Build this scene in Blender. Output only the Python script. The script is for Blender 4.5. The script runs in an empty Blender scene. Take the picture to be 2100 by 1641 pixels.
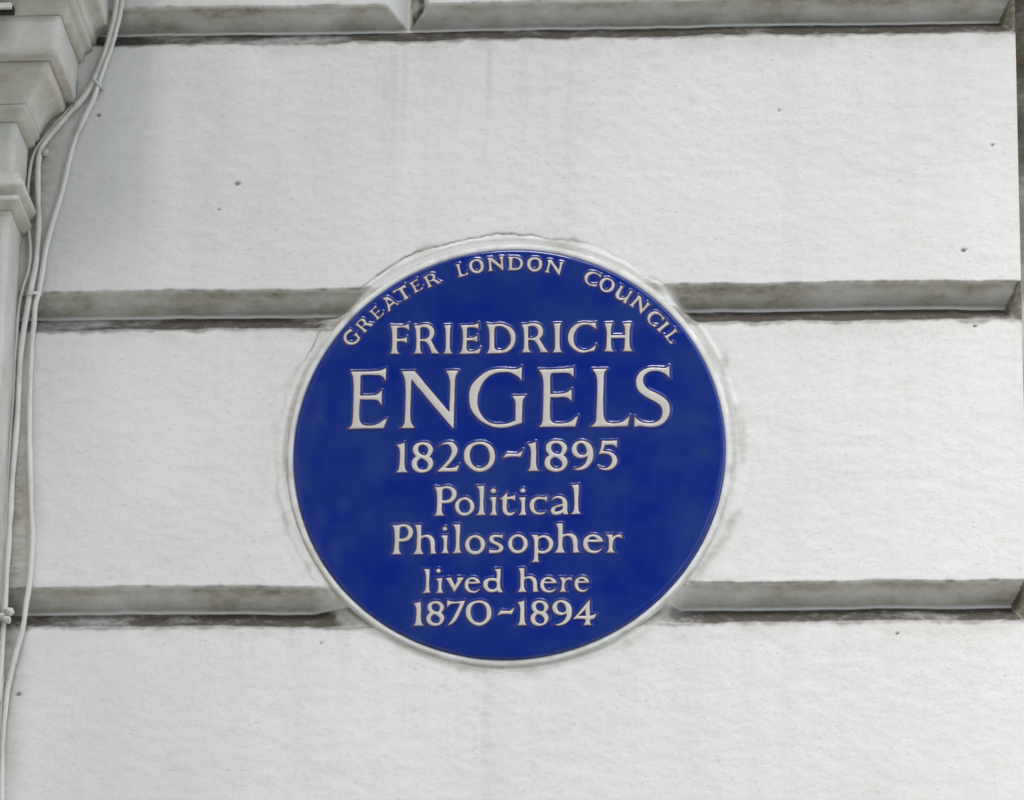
import bpy, math, random
import numpy as np
from mathutils import Matrix, Vector

random.seed(7)
scene = bpy.context.scene
COL = scene.collection

# ------------------------------------------------------------------ camera
cam_d = bpy.data.cameras.new('camera'); cam = bpy.data.objects.new('camera', cam_d)
COL.objects.link(cam); scene.camera = cam
cam_d.sensor_width = 36.0; cam_d.lens = 36.0 * 10000.0 / 2100.0
cam_d.clip_start = 0.1; cam_d.clip_end = 500.0
R_ = (0.997237, 0.072838, 0.014609); U_ = (0.010881, -0.337742, 0.941176); B_ = (0.073487, -0.938416, -0.337601)
cam.matrix_world = Matrix(((R_[0], U_[0], B_[0], 0.4138), (R_[1], U_[1], B_[1], -5.24721), (R_[2], U_[2], B_[2], -1.82575), (0, 0, 0, 1)))

# ------------------------------------------------------------------ sky, sun, exposure (overcast daylight)
SUN_EL, SUN_AZ = 58.0, -31.0          # azimuth measured from the street side (-y) towards +x
w = bpy.data.worlds.new('World'); scene.world = w; w.use_nodes = True
nt = w.node_tree; bg = nt.nodes['Background']
sky = nt.nodes.new('ShaderNodeTexSky'); sky.sky_type = 'NISHITA'; sky.sun_disc = False
sky.sun_elevation = math.radians(SUN_EL); sky.sun_rotation = math.radians(180.0 - SUN_AZ)
sky.air_density = 1.0; sky.dust_density = 3.4; sky.ozone_density = 1.0
hs = nt.nodes.new('ShaderNodeHueSaturation'); hs.inputs['Saturation'].default_value = 0.66      # cloud cover: a greyer sky
nt.links.new(sky.outputs[0], hs.inputs['Color']); nt.links.new(hs.outputs[0], bg.inputs[0]); bg.inputs[1].default_value = 0.10
sd = bpy.data.lights.new('sun', 'SUN'); sd.energy = 1.5; sd.angle = math.radians(44); sd.color = (1.0, 0.99, 0.985)
sun = bpy.data.objects.new('sun', sd); COL.objects.link(sun)
se, sa = math.radians(SUN_EL), math.radians(SUN_AZ)
to_sun = Vector((math.sin(sa) * math.cos(se), -math.cos(sa) * math.cos(se), math.sin(se)))
sun.rotation_euler = to_sun.to_track_quat('Z', 'Y').to_euler()
vs = scene.view_settings; vs.view_transform = 'Standard'; vs.look = 'None'; vs.gamma = 1.0; vs.exposure = 2.57
vs.use_curve_mapping = False

# ------------------------------------------------------------------ helpers
def tag(o, label=None, cat=None, group=None, kind=None):
    if label: o['label'] = label
    if cat: o['category'] = cat
    if group: o['group'] = group
    if kind: o['kind'] = kind
    return o

def empty(name, loc=(0, 0, 0)):
    o = bpy.data.objects.new(name, None); o.location = loc; o.empty_display_size = 0.05; COL.objects.link(o)
    return o

def mesh_obj(name, V, F, mats, parent=None, smooth=True, attrs=None, midx=None):
    me = bpy.data.meshes.new(name)
    me.from_pydata([tuple(v) for v in V], [], [tuple(int(i) for i in f) for f in F])
    if not isinstance(mats, (list, tuple)): mats = [mats]
    for m in mats: me.materials.append(m)
    if midx is not None: me.polygons.foreach_set('material_index', np.asarray(midx, np.int32))
    if smooth: me.polygons.foreach_set('use_smooth', np.ones(len(F), bool))
    if attrs:
        for k, a in attrs.items():
            at = me.attributes.new(k, 'FLOAT', 'POINT'); at.data.foreach_set('value', np.asarray(a, np.float32))
    me.update()
    o = bpy.data.objects.new(name, me); COL.objects.link(o)
    if parent is not None: 
        o.parent = parent
        o.matrix_parent_inverse = Matrix.Translation(-parent.location)
    return o

def grid_obj(name, X, Y, Z, mats, parent, attrs=None):
    nx, nz = X.shape; me = bpy.data.meshes.new(name); nv = nx * nz; F = grid_faces(nx, nz); nf = len(F)
    me.vertices.add(nv); me.vertices.foreach_set('co', np.stack([X.ravel(), Y.ravel(), Z.ravel()], 1).astype(np.float32).ravel())
    me.loops.add(nf * 4); me.loops.foreach_set('vertex_index', F.astype(np.int32).ravel())
    me.polygons.add(nf); me.polygons.foreach_set('loop_start', np.arange(0, nf * 4, 4, dtype=np.int32))
    me.materials.append(mats); me.polygons.foreach_set('use_smooth', np.ones(nf, bool))
    for k, a in (attrs or {}).items():
        at = me.attributes.new(k, 'FLOAT', 'POINT'); at.data.foreach_set('value', a.astype(np.float32).ravel())
    me.update(); me.validate()
    o = bpy.data.objects.new(name, me); COL.objects.link(o); o.parent = parent; o.matrix_parent_inverse = Matrix.Translation(-parent.location)
    return o

def grid_faces(nx, nz, flip=False):
    i, j = np.meshgrid(np.arange(nx - 1), np.arange(nz - 1), indexing='ij')
    a = (i * nz + j).ravel(); b = a + nz; c = b + 1; d = a + 1
    return np.stack([a, b, c, d], 1) if not flip else np.stack([a, d, c, b], 1)

_T = {}
def vnoise(x, z, scale, seed=0):
    if seed not in _T: _T[seed] = np.random.RandomState(seed + 11).rand(256, 256)
    T = _T[seed]; x = np.asarray(x) / scale + 1000.3; z = np.asarray(z) / scale + 1000.7
    xi = np.floor(x).astype(int); zi = np.floor(z).astype(int); fx = x - xi; fz = z - zi
    fx = fx * fx * (3 - 2 * fx); fz = fz * fz * (3 - 2 * fz)
    a = T[xi % 256, zi % 256]; b = T[(xi + 1) % 256, zi % 256]; c = T[xi % 256, (zi + 1) % 256]; d = T[(xi + 1) % 256, (zi + 1) % 256]
    return (a * (1 - fx) + b * fx) * (1 - fz) + (c * (1 - fx) + d * fx) * fz - 0.5
def fbm(x, z, scale, seed=0, o=3):
    s = 0; a = 1.0
    for k in range(o): s = s + a * vnoise(x, z, scale / 2 ** k, seed + k); a *= 0.5
    return s
def smooth01(t): t = np.clip(t, 0, 1); return t * t * (3 - 2 * t)

# ------------------------------------------------------------------ materials
def new_mat(name):
    m = bpy.data.materials.new(name); m.use_nodes = True
    return m, m.node_tree, m.node_tree.nodes['Principled BSDF']
def N(nt, t, **kw):
    n = nt.nodes.new(t)
    for k, v in kw.items(): setattr(n, k, v)
    return n
def mixc(nt, fac, a, b, blend='MIX'):
    n = N(nt, 'ShaderNodeMix', data_type='RGBA', blend_type=blend)
    for sock, v in ((n.inputs[0], fac), (n.inputs[6], a), (n.inputs[7], b)):
        if hasattr(v, 'is_output') or isinstance(v, bpy.types.NodeSocket): nt.links.new(v, sock)
        else: sock.default_value = v if isinstance(v, (int, float)) else (*v, 1.0)
    return n.outputs[2]
def noise(nt, vec, scale, detail=4.0, rough=0.55):
    n = N(nt, 'ShaderNodeTexNoise'); n.inputs['Scale'].default_value = scale; n.inputs['Detail'].default_value = detail
    n.inputs['Roughness'].default_value = rough; nt.links.new(vec, n.inputs['Vector']); return n.outputs['Fac']
def mapr(nt, v, a, b, c=0.0, d=1.0):
    n = N(nt, 'ShaderNodeMapRange'); nt.links.new(v, n.inputs[0])
    for i, q in zip((1, 2, 3, 4), (a, b, c, d)): n.inputs[i].default_value = q
    return n.outputs[0]
def math_(nt, op, a, b=None):
    n = N(nt, 'ShaderNodeMath', operation=op)
    for i, v in ((0, a), (1, b)):
        if v is None: continue
        if isinstance(v, (int, float)): n.inputs[i].default_value = v
        else: nt.links.new(v, n.inputs[i])
    return n.outputs[0]
def objvec(nt, scale=(1, 1, 1)):
    g = N(nt, 'ShaderNodeNewGeometry'); m = N(nt, 'ShaderNodeMapping'); m.inputs['Scale'].default_value = scale
    nt.links.new(g.outputs['Position'], m.inputs['Vector']); return m.outputs[0]
def bump(nt, h, dist, strength, prev=None):
    b = N(nt, 'ShaderNodeBump'); b.inputs['Distance'].default_value = dist; b.inputs['Strength'].default_value = strength
    nt.links.new(h, b.inputs['Height'])
    if prev is not None: nt.links.new(prev, b.inputs['Normal'])
    return b.outputs[0]

def paint_material(name, base, grime=(0.205, 0.176, 0.105), rough=0.6, specks=True, bumps=1.0, spec=0.22):
    m, nt, p = new_mat(name); v = objvec(nt); vs_ = objvec(nt, (1.0, 1.0, 2.6))
    big = noise(nt, v, 3.0, 3); mid = noise(nt, v, 14.0, 5, 0.65); fine = noise(nt, v, 160.0, 4, 0.6)
    c = mixc(nt, mapr(nt, big, 0.3, 0.7), tuple(b * 0.93 for b in base), base)
    c = mixc(nt, mapr(nt, mid, 0.5, 0.78, 0, 0.12), c, (base[0] * 0.74, base[1] * 0.72, base[2] * 0.66))
    c = mixc(nt, mapr(nt, fine, 0.50, 0.70, 0, 0.17), c, (base[0] * 0.6, base[1] * 0.58, base[2] * 0.54))
    if specks:
        vert = noise(nt, objvec(nt, (26.0, 26.0, 1.1)), 1.0, 5, 0.6)      # faint run marks
        c = mixc(nt, mapr(nt, vert, 0.50, 0.75, 0, 0.16), c, (base[0] * 0.72, base[1] * 0.71, base[2] * 0.66))
        # pits and soot specks of several sizes
        for sc, rad, dens, strg in ((62.0, 0.20, 0.62, 0.20), (38.0, 0.085, 0.84, 0.55), (95.0, 0.13, 0.86, 0.6), (12.0, 0.030, 0.55, 0.8)):
            vo = N(nt, 'ShaderNodeTexVoronoi', feature='F1'); vo.inputs['Scale'].default_value = sc
            nt.links.new(vs_, vo.inputs['Vector'])
            dot = mapr(nt, vo.outputs['Distance'], rad * 0.5, rad, 1.0, 0.0)
            sep = N(nt, 'ShaderNodeSeparateColor'); nt.links.new(vo.outputs['Color'], sep.inputs[0])
            on = math_(nt, 'GREATER_THAN', sep.outputs[0], dens)
            f = math_(nt, 'MULTIPLY', math_(nt, 'MULTIPLY', dot, on), mapr(nt, sep.outputs[1], 0, 1, 0.15, strg))
            c = mixc(nt, f, c, (0.17, 0.15, 0.12))
    at = N(nt, 'ShaderNodeAttribute', attribute_name='dirt_shade')
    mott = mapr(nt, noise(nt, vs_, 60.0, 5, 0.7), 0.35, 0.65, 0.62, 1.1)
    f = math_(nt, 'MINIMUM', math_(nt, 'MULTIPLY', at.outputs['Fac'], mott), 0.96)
    c = mixc(nt, f, c, grime)  # real grime and painted-in shade share this tone
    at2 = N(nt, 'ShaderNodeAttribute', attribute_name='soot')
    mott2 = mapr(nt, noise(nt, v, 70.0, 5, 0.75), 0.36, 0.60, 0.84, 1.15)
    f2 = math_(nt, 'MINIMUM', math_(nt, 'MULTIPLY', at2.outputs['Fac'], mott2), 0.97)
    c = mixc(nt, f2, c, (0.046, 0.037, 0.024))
    nt.links.new(c, p.inputs['Base Color'])
    p.inputs['Roughness'].default_value = rough; p.inputs['Specular IOR Level'].default_value = spec
    pit = math_(nt, 'MULTIPLY', noise(nt, objvec(nt, (1, 1, 1.15)), 60.0, 5, 0.66), mapr(nt, noise(nt, v, 2.3, 3), 0.35, 0.65, 0.35, 1.25))
    n1 = bump(nt, pit, 0.0014, 0.27 * bumps)
    n2 = bump(nt, noise(nt, objvec(nt, (1, 1, 1.4)), 240.0, 3, 0.6), 0.0006, 0.45 * bumps, n1)
    nt.links.new(n2, p.inputs['Normal'])
    return m

M_WALL = paint_material('wall_paint', (0.785, 0.765, 0.728))
M_REVEAL = paint_material('reveal_paint', (0.70, 0.68, 0.64), rough=0.95, spec=0.0)
M_TRIM = paint_material('trim_paint', (0.665, 0.65, 0.595), rough=0.55, bumps=0.6)
M_RIM = paint_material('rim_paint', (0.765, 0.755, 0.73), rough=0.55, specks=False, bumps=0.5)
M_CABLE = paint_material('cable_paint', (0.68, 0.665, 0.61), rough=0.45, specks=False, bumps=0.5)

def glaze(name, col, col2, rough, wav=0.6, coat=0.0):
    m, nt, p = new_mat(name); v = objvec(nt)
    c = mixc(nt, mapr(nt, noise(nt, v, 16.0, 3), 0.35, 0.65), col, col2)
    nt.links.new(c, p.inputs['Base Color']); p.inputs['Roughness'].default_value = rough
    p.inputs['Specular IOR Level'].default_value = 0.5
    a = bump(nt, noise(nt, v, 10.0, 2, 0.5), 0.0030, min(1.0, wav))
    b = bump(nt, noise(nt, v, 60.0, 2, 0.5), 0.0003, min(0.5, wav * 0.5), a)
    nt.links.new(b, p.inputs['Normal'])
    return m
M_BLUE = glaze('blue_glaze', (0.0035, 0.0185, 0.210), (0.0150, 0.0370, 0.195), 0.13, 1.5)  # lighter second tone: uneven glaze and a painted-in haze of reflections
M_LETTER = glaze('letter_glaze', (0.62, 0.585, 0.53), (0.56, 0.535, 0.50), 0.28, 0.3)
M_BROWN = glaze('letter_edge', (0.055, 0.026, 0.014), (0.19, 0.085, 0.035), 0.3, 0.3)

# ------------------------------------------------------------------ the rusticated wall
YW = 0.006            # painted face of the wall; the plaque's face is y = 0
ZJ = (0.5405, 0.1795, -0.1814); SP = 0.361; HH = 0.025; DD = 0.029
XR = 0.5866; HIPW = 0.0165; XV = -0.1290; RP = 0.2475
joints = [0.1795 + SP * k for k in range(-10, 5)]

def groove(x, z, zk, fine):
    wob = 0.0
    d = np.abs(z - zk) / HH
    g = DD * np.clip(1 - d, 0, 1)
    g = np.minimum(g, DD * 0.935)
    hip = DD * np.clip((XR - 0.0025 - x) / HIPW, 0, 1)
    return np.minimum(g, hip), d, (z - zk - wob), (hip < g) & (g > 0.0008)

def warp(x, z):
    """the joints were run by hand: their lines wander a little"""
    dz = np.zeros_like(x)
    for zk in joints:
        u = (z - zk) / HH; s = int(round(zk * 10)) % 17
        w0 = fbm(x, x * 0, 0.10, 40 + s, 4) * 0.0024; w1 = fbm(x, x * 0 + 3, 0.035, 31 + s, 3) * 0.0022; w2 = fbm(x, x * 0 + 7, 0.030, 35 + s, 4) * 0.0024
        f0 = smooth01((2.4 - np.abs(u)) / 1.3)
        dz += w0 * f0 + w1 * np.exp(-((u - 1) / 0.45) ** 2) + w2 * np.exp(-((u + 1) / 0.40) ** 2) + 0.5 * w1 * np.exp(-(u / 0.3) ** 2)
    return dz

def wall_surface(x, z, fine=True, vj=None):
    """depth (y) of the wall and its grime and painted shade at face positions x, z"""
    g = np.zeros_like(x); dirt_shade = np.zeros_like(x); soot = np.zeros_like(x)
    for zk in joints:
        m = np.abs(z - zk) < 0.31
        if not m.any(): continue
        gk, d, dz, iship = groove(x, z, zk, fine)
        gk = np.where(m, gk, 0)
        g = np.maximum(g, gk)
        inside = np.clip(gk / 0.004, 0, 1) * m
        n1 = fbm(x * 1.0, z * 2.5, 0.045, 61, 4)
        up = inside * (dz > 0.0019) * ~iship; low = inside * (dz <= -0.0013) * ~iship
        dirt_shade = np.maximum(dirt_shade, up * np.clip(0.40 + 0.55 * n1 + 0.25 * smooth01((d - 0.55) / 0.3), 0.10, 0.85))
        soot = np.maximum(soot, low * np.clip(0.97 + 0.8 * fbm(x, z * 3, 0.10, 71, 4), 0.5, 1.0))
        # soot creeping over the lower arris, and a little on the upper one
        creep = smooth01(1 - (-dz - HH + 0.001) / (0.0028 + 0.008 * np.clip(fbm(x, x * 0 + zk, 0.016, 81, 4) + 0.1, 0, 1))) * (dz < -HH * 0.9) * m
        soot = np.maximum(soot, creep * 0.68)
        dirt_shade = np.maximum(dirt_shade, 0.22 * smooth01(1 - (-dz - HH) / 0.03) * (dz < -HH) * m * np.clip(0.5 + 1.5 * fbm(x, z, 0.03, 91, 3), 0, 1))
        # drips and streaks running down from each ledge
        run = (dz < -HH) * (dz > -0.30) * np.exp((dz + HH) / 0.10) * np.clip(2.2 * fbm(x, z * 0.06 + zk, 0.014, 84, 3) - 0.35, 0, 1) * np.clip(0.4 + 2 * fbm(x, x * 0, 0.25, 86, 2), 0, 1)
        dirt_shade = np.maximum(dirt_shade, 0.24 * run)
        top = smooth01(1 - (dz - HH + 0.001) / 0.004) * (dz > HH * 0.9) * m
        soot = np.maximum(soot, top * np.clip(0.1 + 0.9 * fbm(x, z, 0.012, 83, 3), 0, 0.5))
        # the stopped end of the joint collects brown grime
        he = m * iship
        dirt_shade = np.maximum(dirt_shade, he * 0.95); soot = np.maximum(soot, he * np.clip(0.42 + 0.6 * fbm(x, z, 0.02, 87, 3), 0.15, 0.7))
    if vj is not None:
        gv = DD * np.clip(1 - np.abs(x - XV) / HH, 0, 1) * (z > ZJ[0] + 0.002); gv = np.minimum(gv, DD * 0.93)
        side = (gv > g)
        g = np.maximum(g, gv)
        dirt_shade = np.where(side & (x > XV), np.clip(0.55 + 0.8 * fbm(x, z, 0.02, 95, 3), 0.2, 1), dirt_shade)
        dirt_shade = np.where(side & (x <= XV), 0.06, dirt_shade); soot = np.where(side & (x <= XV), 0.0, soot)
        soot = np.where(side & (x > XV + 0.003) & (x < XV + 0.02), np.clip(0.35 + 1.2 * fbm(x, z, 0.012, 96, 3), 0, 0.9), soot * (1 - side))
    r = np.hypot(x, z); th = np.arctan2(z, x)
    cx_, sx_ = np.cos(th), np.sin(th)
    if fine:
        # mortar packed into the joints round the plaque
        fill_r = RP + 0.012 + 0.016 * np.clip(0.9 + 2.2 * fbm(x, z, 0.06, 101, 3), 0.15, 2.2)
        k = smooth01((r - (RP + 0.008)) / np.maximum(fill_r - RP, 0.004))
        was = g.copy()
        g = g * (0.10 + 0.90 * k)
        f = np.where(was > 0.001, k, 1.0)
        soot = soot * (0.50 + 0.50 * smooth01((f - 0.10) / 0.6)); dirt_shade = np.maximum(dirt_shade * (0.75 + 0.25 * f), (was > 0.002) * (1 - k) * np.clip(0.42 + 0.9 * fbm(x, z, 0.02, 103, 3), 0.15, 0.8))
    y = YW + g
    # hand-laid unevenness
    rel = 0.0011 * fbm(x, z, 0.16, 1, 3) + (0.00055 * fbm(x, z * 1.6, 0.022, 5, 3) if fine else 0)
    y = y + rel
    if fine:
        rp = RP + 0.0215 + 0.0085 * fbm(cx_ * 0.3, sx_ * 0.3, 0.06, 111, 5) + 0.0022 * fbm(cx_ * 0.3, sx_ * 0.3, 0.009, 118, 3) - 0.007 * np.clip(-sx_, 0, 1)
        e = r - rp
        patch = smooth01(-e / 0.0022)
        y = y - 0.0009 * np.exp(-((r - RP - 0.0165 - 0.002 * fbm(cx_, sx_, 0.5, 117, 3)) / 0.0022) ** 2) * (g < 0.004) * np.clip(0.4 + sx_, 0, 1)
        y = y - 0.0006 * patch * np.where(g < 0.004, 1, 0.3)
        upper = np.clip(-0.9 + 1.9 * sx_ - 0.5 * cx_ + 1.1 * fbm(cx_, sx_, 0.2, 121, 3), 0, 1)
        line = np.exp(-(e / 0.0010) ** 2) * upper * (g < 0.002)
        y = y + 0.0012 * line
        soot = np.maximum(soot, line * np.clip(0.7 + fbm(cx_, sx_, 0.05, 119, 3), 0.2, 0.9))
        # grey smear with a painted-in shadow line round the rim, stronger below
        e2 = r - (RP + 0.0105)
        dirt_shade = np.maximum(dirt_shade, np.exp(-(e2 / 0.0030) ** 2) * np.clip(0.12 + 0.9 * fbm(cx_, sx_, 0.3, 131, 3) + 0.15 * (sx_ < 0), 0, 0.5))
        dirt_shade = np.maximum(dirt_shade, np.exp(-((e + 0.0005) / 0.006) ** 2) * np.clip(fbm(x, z, 0.03, 133, 3) * 1.2, 0, 0.4))
        # grime and painted-in shadow in the corner behind the cables
        corner_shade = smooth01(1 - (x + 0.585) / (0.055 + 0.035 * smooth01((z - 0.25) / 0.2) + 0.03 * fbm(x, z, 0.2, 141, 2)))
        dirt_shade = np.maximum(dirt_shade, corner_shade * np.clip(0.62 + 0.6 * fbm(x, z * 0.6, 0.05, 142, 4) + 0.35 * smooth01((z - 0.2) / 0.2), 0, 0.95))
        # patchy grime and painted-in shade, darker towards the upper left
        shade_film = np.clip(0.5 + 1.3 * fbm(x * 1.0, z * 0.5, 0.13, 161, 4), 0, 1) * smooth01((-x - 0.02) / 0.40) * (0.35 + 0.65 * smooth01((z + 0.1) / 0.4))
        dirt_shade = np.maximum(dirt_shade, 0.20 * shade_film)
        # thumbed-out pits
        for (px, pz, pr) in ((-0.3246, 0.3372, 0.0034), (-0.4927, 0.4273, 0.003), (0.5216, 0.2412, 0.003), (0.5334, 0.1481, 0.0022), (0.557, 0.3725, 0.002), (-0.5529, -0.2835, 0.003),
                             (-0.345, 0.305, 0.0016), (0.31, 0.42, 0.0016), (0.44, -0.22, 0.0018), (-0.21, -0.225, 0.0018)):
            q = np.exp(-((x - px) ** 2 + ((z - pz) * 1.3) ** 2) / (pr * 0.75) ** 2)
            y = y + 0.003 * q; soot = np.maximum(soot, np.clip(q * 1.3, 0, 0.9))
        y = np.where(r < RP - 0.006, YW + 0.018, y)
    return y, dirt_shade, soot

def axis(segs):
    out = []
    for a, b, s in segs: out.append(np.arange(a, b - s * 0.3, s))
    out.append(np.array([segs[-1][1]])); return np.concatenate(out)

wall = empty('painted_wall', (0, YW, -3.45))
tag(wall, 'white painted wall of broad courses divided by V-shaped horizontal joints', 'wall')
xs_all = axis([(-3.2, -0.64, 0.08), (-0.64, -0.31, 0.0025), (-0.31, 0.31, 0.0016), (0.31, XR, 0.0025)])
for k in range(len(joints) - 1):
    z0, z1 = joints[k], joints[k + 1]
    vis = (z1 > -0.50 and z0 < 0.62)
    if vis:
        top = min(z1, 0.66) if z0 > 0.5 else z1
        segs = [(z0, z1, 0.0017)] if z0 < 0.5 else [(z0, 0.64, 0.0027), (0.64, z1, 0.02)]
        if z0 < -0.5: segs = [(z0, -0.44, 0.006), (-0.44, z1, 0.0020)]
        zs = axis(segs); xs = xs_all
    else:
        zs = axis([(z0, z0 + 0.03, 0.005), (z0 + 0.03, z1 - 0.03, 0.1), (z1 - 0.03, z1, 0.005)])
        xs = axis([(-3.2, 0.56, 0.12), (0.56, XR, 0.004)])
    br = [z0 + HH * q for q in (0.065, 0.35, 0.7, 1.0)] + [z1 - HH * q for q in (0.065, 0.35, 0.7, 1.0)] + [z0 + HH * 1.04, z1 - HH * 1.04]
    zs = np.unique(np.concatenate([[z for z in zs if min(abs(z - q) for q in br) > 0.0007 or z in (z0, z1)], br])) if vis else zs
    parts = [xs]
    if abs(z0 - ZJ[0]) < 0.01: parts = [np.append(xs[xs < XV - 0.001], XV), np.insert(xs[xs > XV + 0.001], 0, XV)]
    for xx in parts:
        X, Z = np.meshgrid(xx, zs, indexing='ij')
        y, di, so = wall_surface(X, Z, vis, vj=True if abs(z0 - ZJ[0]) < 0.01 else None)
        grid_obj('stone_block', X, y, Z + (warp(X, Z) if vis else 0), M_WALL, wall, {'dirt_shade': di, 'soot': so})
# reveal: the wall's right-hand return running back into the opening
zs = axis([(-3.45, -0.6, 0.2), (-0.6, 0.7, 0.01), (0.7, 1.6, 0.1)]); ys = axis([(YW + 0.0004, 0.048, 0.006)])
Y, Z = np.meshgrid(ys, zs, indexing='ij')
X = XR + 0.0012 * fbm(Y, Z, 0.12, 7, 3) * smooth01((Y - YW) / 0.01)
X[0] = XR + 0.0003
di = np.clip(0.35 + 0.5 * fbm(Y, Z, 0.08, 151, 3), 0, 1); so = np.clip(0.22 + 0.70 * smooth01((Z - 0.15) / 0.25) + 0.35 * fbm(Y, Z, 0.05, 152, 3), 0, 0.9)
mesh_obj('window_reveal', np.stack([X.ravel(), Y.ravel(), Z.ravel()], 1), grid_faces(len(ys), len(zs)), M_REVEAL, wall, attrs={'dirt_shade': di.ravel(), 'soot': so.ravel()})
xs = axis([(XR - 0.02, XR + 0.08, 0.004), (XR + 0.08, 3.2, 0.2)]); zs = axis([(-3.45, -0.6, 0.2), (-0.6, 0.7, 0.006), (0.7, 1.6, 0.1)])
X, Z = np.meshgrid(xs, zs, indexing='ij')
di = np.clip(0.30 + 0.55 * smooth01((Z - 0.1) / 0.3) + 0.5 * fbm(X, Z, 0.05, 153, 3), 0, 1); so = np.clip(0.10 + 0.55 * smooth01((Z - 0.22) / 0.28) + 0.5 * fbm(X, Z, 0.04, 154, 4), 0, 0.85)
grid_obj('recessed_panel', X, 0.045 + 0.002 * fbm(X, Z, 0.06, 155, 3), Z, M_REVEAL, wall, {'dirt_shade': di, 'soot': so})

# ------------------------------------------------------------------ pilaster with its moulded cap
SX, SY = -0.5770, -0.0750
def mitred(name, prof, parent, mat, dirt_fn=None, sub=0.012):
    """profile (offset, z) listed from the bottom up, swept along the front and mitred back to the wall"""
    P = [prof[0]]
    for a, b in zip(prof[:-1], prof[1:]):
        n = max(1, int(math.hypot(b[0] - a[0], b[1] - a[1]) / sub))
        for i in range(1, n + 1): P.append((a[0] + (b[0] - a[0]) * i / n, a[1] + (b[1] - a[1]) * i / n))
    P = np.array(P); path = []
    for t in np.linspace(-1.05, 0, 60): path.append((t, 0, 0))
    for t in np.linspace(0, 1, 12)[1:]: path.append((0, t, 1))
    V = []; D = []; S = []
    for (t, s, side) in path:
        for o, z in P:
            if not side: x = SX + o + t * (0.5 + o); y = SY - o
            else: x = SX + o; y = (SY - o) * (1 - s) + (YW + 0.012) * s
            q = 0.0008 * float(fbm(np.array(x + y), np.array(z), 0.05, 171, 3)); q2 = 0.0004 * float(fbm(np.array(x + y), np.array(z), 0.012, 175, 2))
            V.append((x + (q + q2) * side, y - (q + q2) * (1 - side), z + q * 0.8))
    V = np.array(V)
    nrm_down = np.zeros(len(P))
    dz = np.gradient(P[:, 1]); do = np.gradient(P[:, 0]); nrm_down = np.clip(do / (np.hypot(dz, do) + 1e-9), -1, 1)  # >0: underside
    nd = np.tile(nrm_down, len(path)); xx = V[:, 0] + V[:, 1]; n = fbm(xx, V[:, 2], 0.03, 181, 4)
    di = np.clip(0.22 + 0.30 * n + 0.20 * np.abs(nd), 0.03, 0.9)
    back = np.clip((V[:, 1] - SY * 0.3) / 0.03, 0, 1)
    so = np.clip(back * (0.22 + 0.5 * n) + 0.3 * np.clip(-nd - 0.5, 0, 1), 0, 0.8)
    return mesh_obj(name, V, grid_faces(len(path), len(P)), mat, parent, attrs={'dirt_shade': di, 'soot': so})

pil = empty('pilaster', (-0.8, -0.04, -3.45))
tag(pil, 'off-white painted pilaster with stepped mouldings at the left edge', 'pilaster')
def arc(o0, z0, o1, z1, n=6, bulge=0.3):
    out = []
    for i in range(n + 1):
        t = i / n; b = math.sin(math.pi * t) * bulge; ln = math.hypot(o1 - o0, z1 - z0)
        nx, nz = (z1 - z0) / ln, -(o1 - o0) / ln
        out.append((o0 + (o1 - o0) * t + nx * b * ln, z0 + (z1 - z0) * t + nz * b * ln))
    return out
mitred('shaft', [(0, -3.45), (0, -1.0)], pil, M_TRIM, sub=0.5)
mitred('shaft', [(0, -1.0), (0, 0.262), (0.001, 0.2735)], pil, M_TRIM, sub=0.03)
mitred('astragal', [(0.001, 0.2740), (0.006, 0.276)] + arc(0.008, 0.279, 0.009, 0.291, 5, 0.35) + arc(0.010, 0.2925, 0.0135, 0.310, 6, 0.35) + [(0.011, 0.3125), (0.011, 0.3185), (0.0035, 0.3195)], pil, M_TRIM, sub=0.006)
mitred('neck', [(0.003, 0.3200), (0.003, 0.3835)], pil, M_TRIM)
mitred('necking_fillet', [(0.003, 0.3840), (0.0115, 0.386), (0.0118, 0.3925), (0.0165, 0.3935), (0.0168, 0.4005)], pil, M_TRIM, sub=0.004)
mitred('bed_moulding', [(0.0170, 0.4010)] + arc(0.0185, 0.4030, 0.0455, 0.4310, 8, -0.10) + [(0.0460, 0.4415)], pil, M_TRIM, sub=0.006)
mitred('fascia', [(0.0462, 0.4420), (0.0578, 0.4405), (0.0582, 0.4935)], pil, M_TRIM)
mitred('cornice', [(0.0585, 0.4938), (0.0640, 0.4950), (0.0650, 0.5040)] + arc(0.0680, 0.5060, 0.0720, 0.5180, 5, 0.30) + [(0.0755, 0.5195)] + arc(0.0760, 0.5205, 0.0870, 0.5390, 6, -0.25)
       + [(0.0905, 0.5400), (0.0910, 0.6000)] + arc(0.094, 0.602, 0.125, 0.640, 6, 0.2) + [(0.150, 0.642), (0.152, 0.720), (0.02, 0.74), (0.0, 0.745)], pil, M_TRIM, sub=0.006)

# ------------------------------------------------------------------ the plaque
plaque = empty('plaque', (0, 0, 0))
tag(plaque, 'round blue glazed plaque with raised white lettering set in the white wall', 'plaque')
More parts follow.
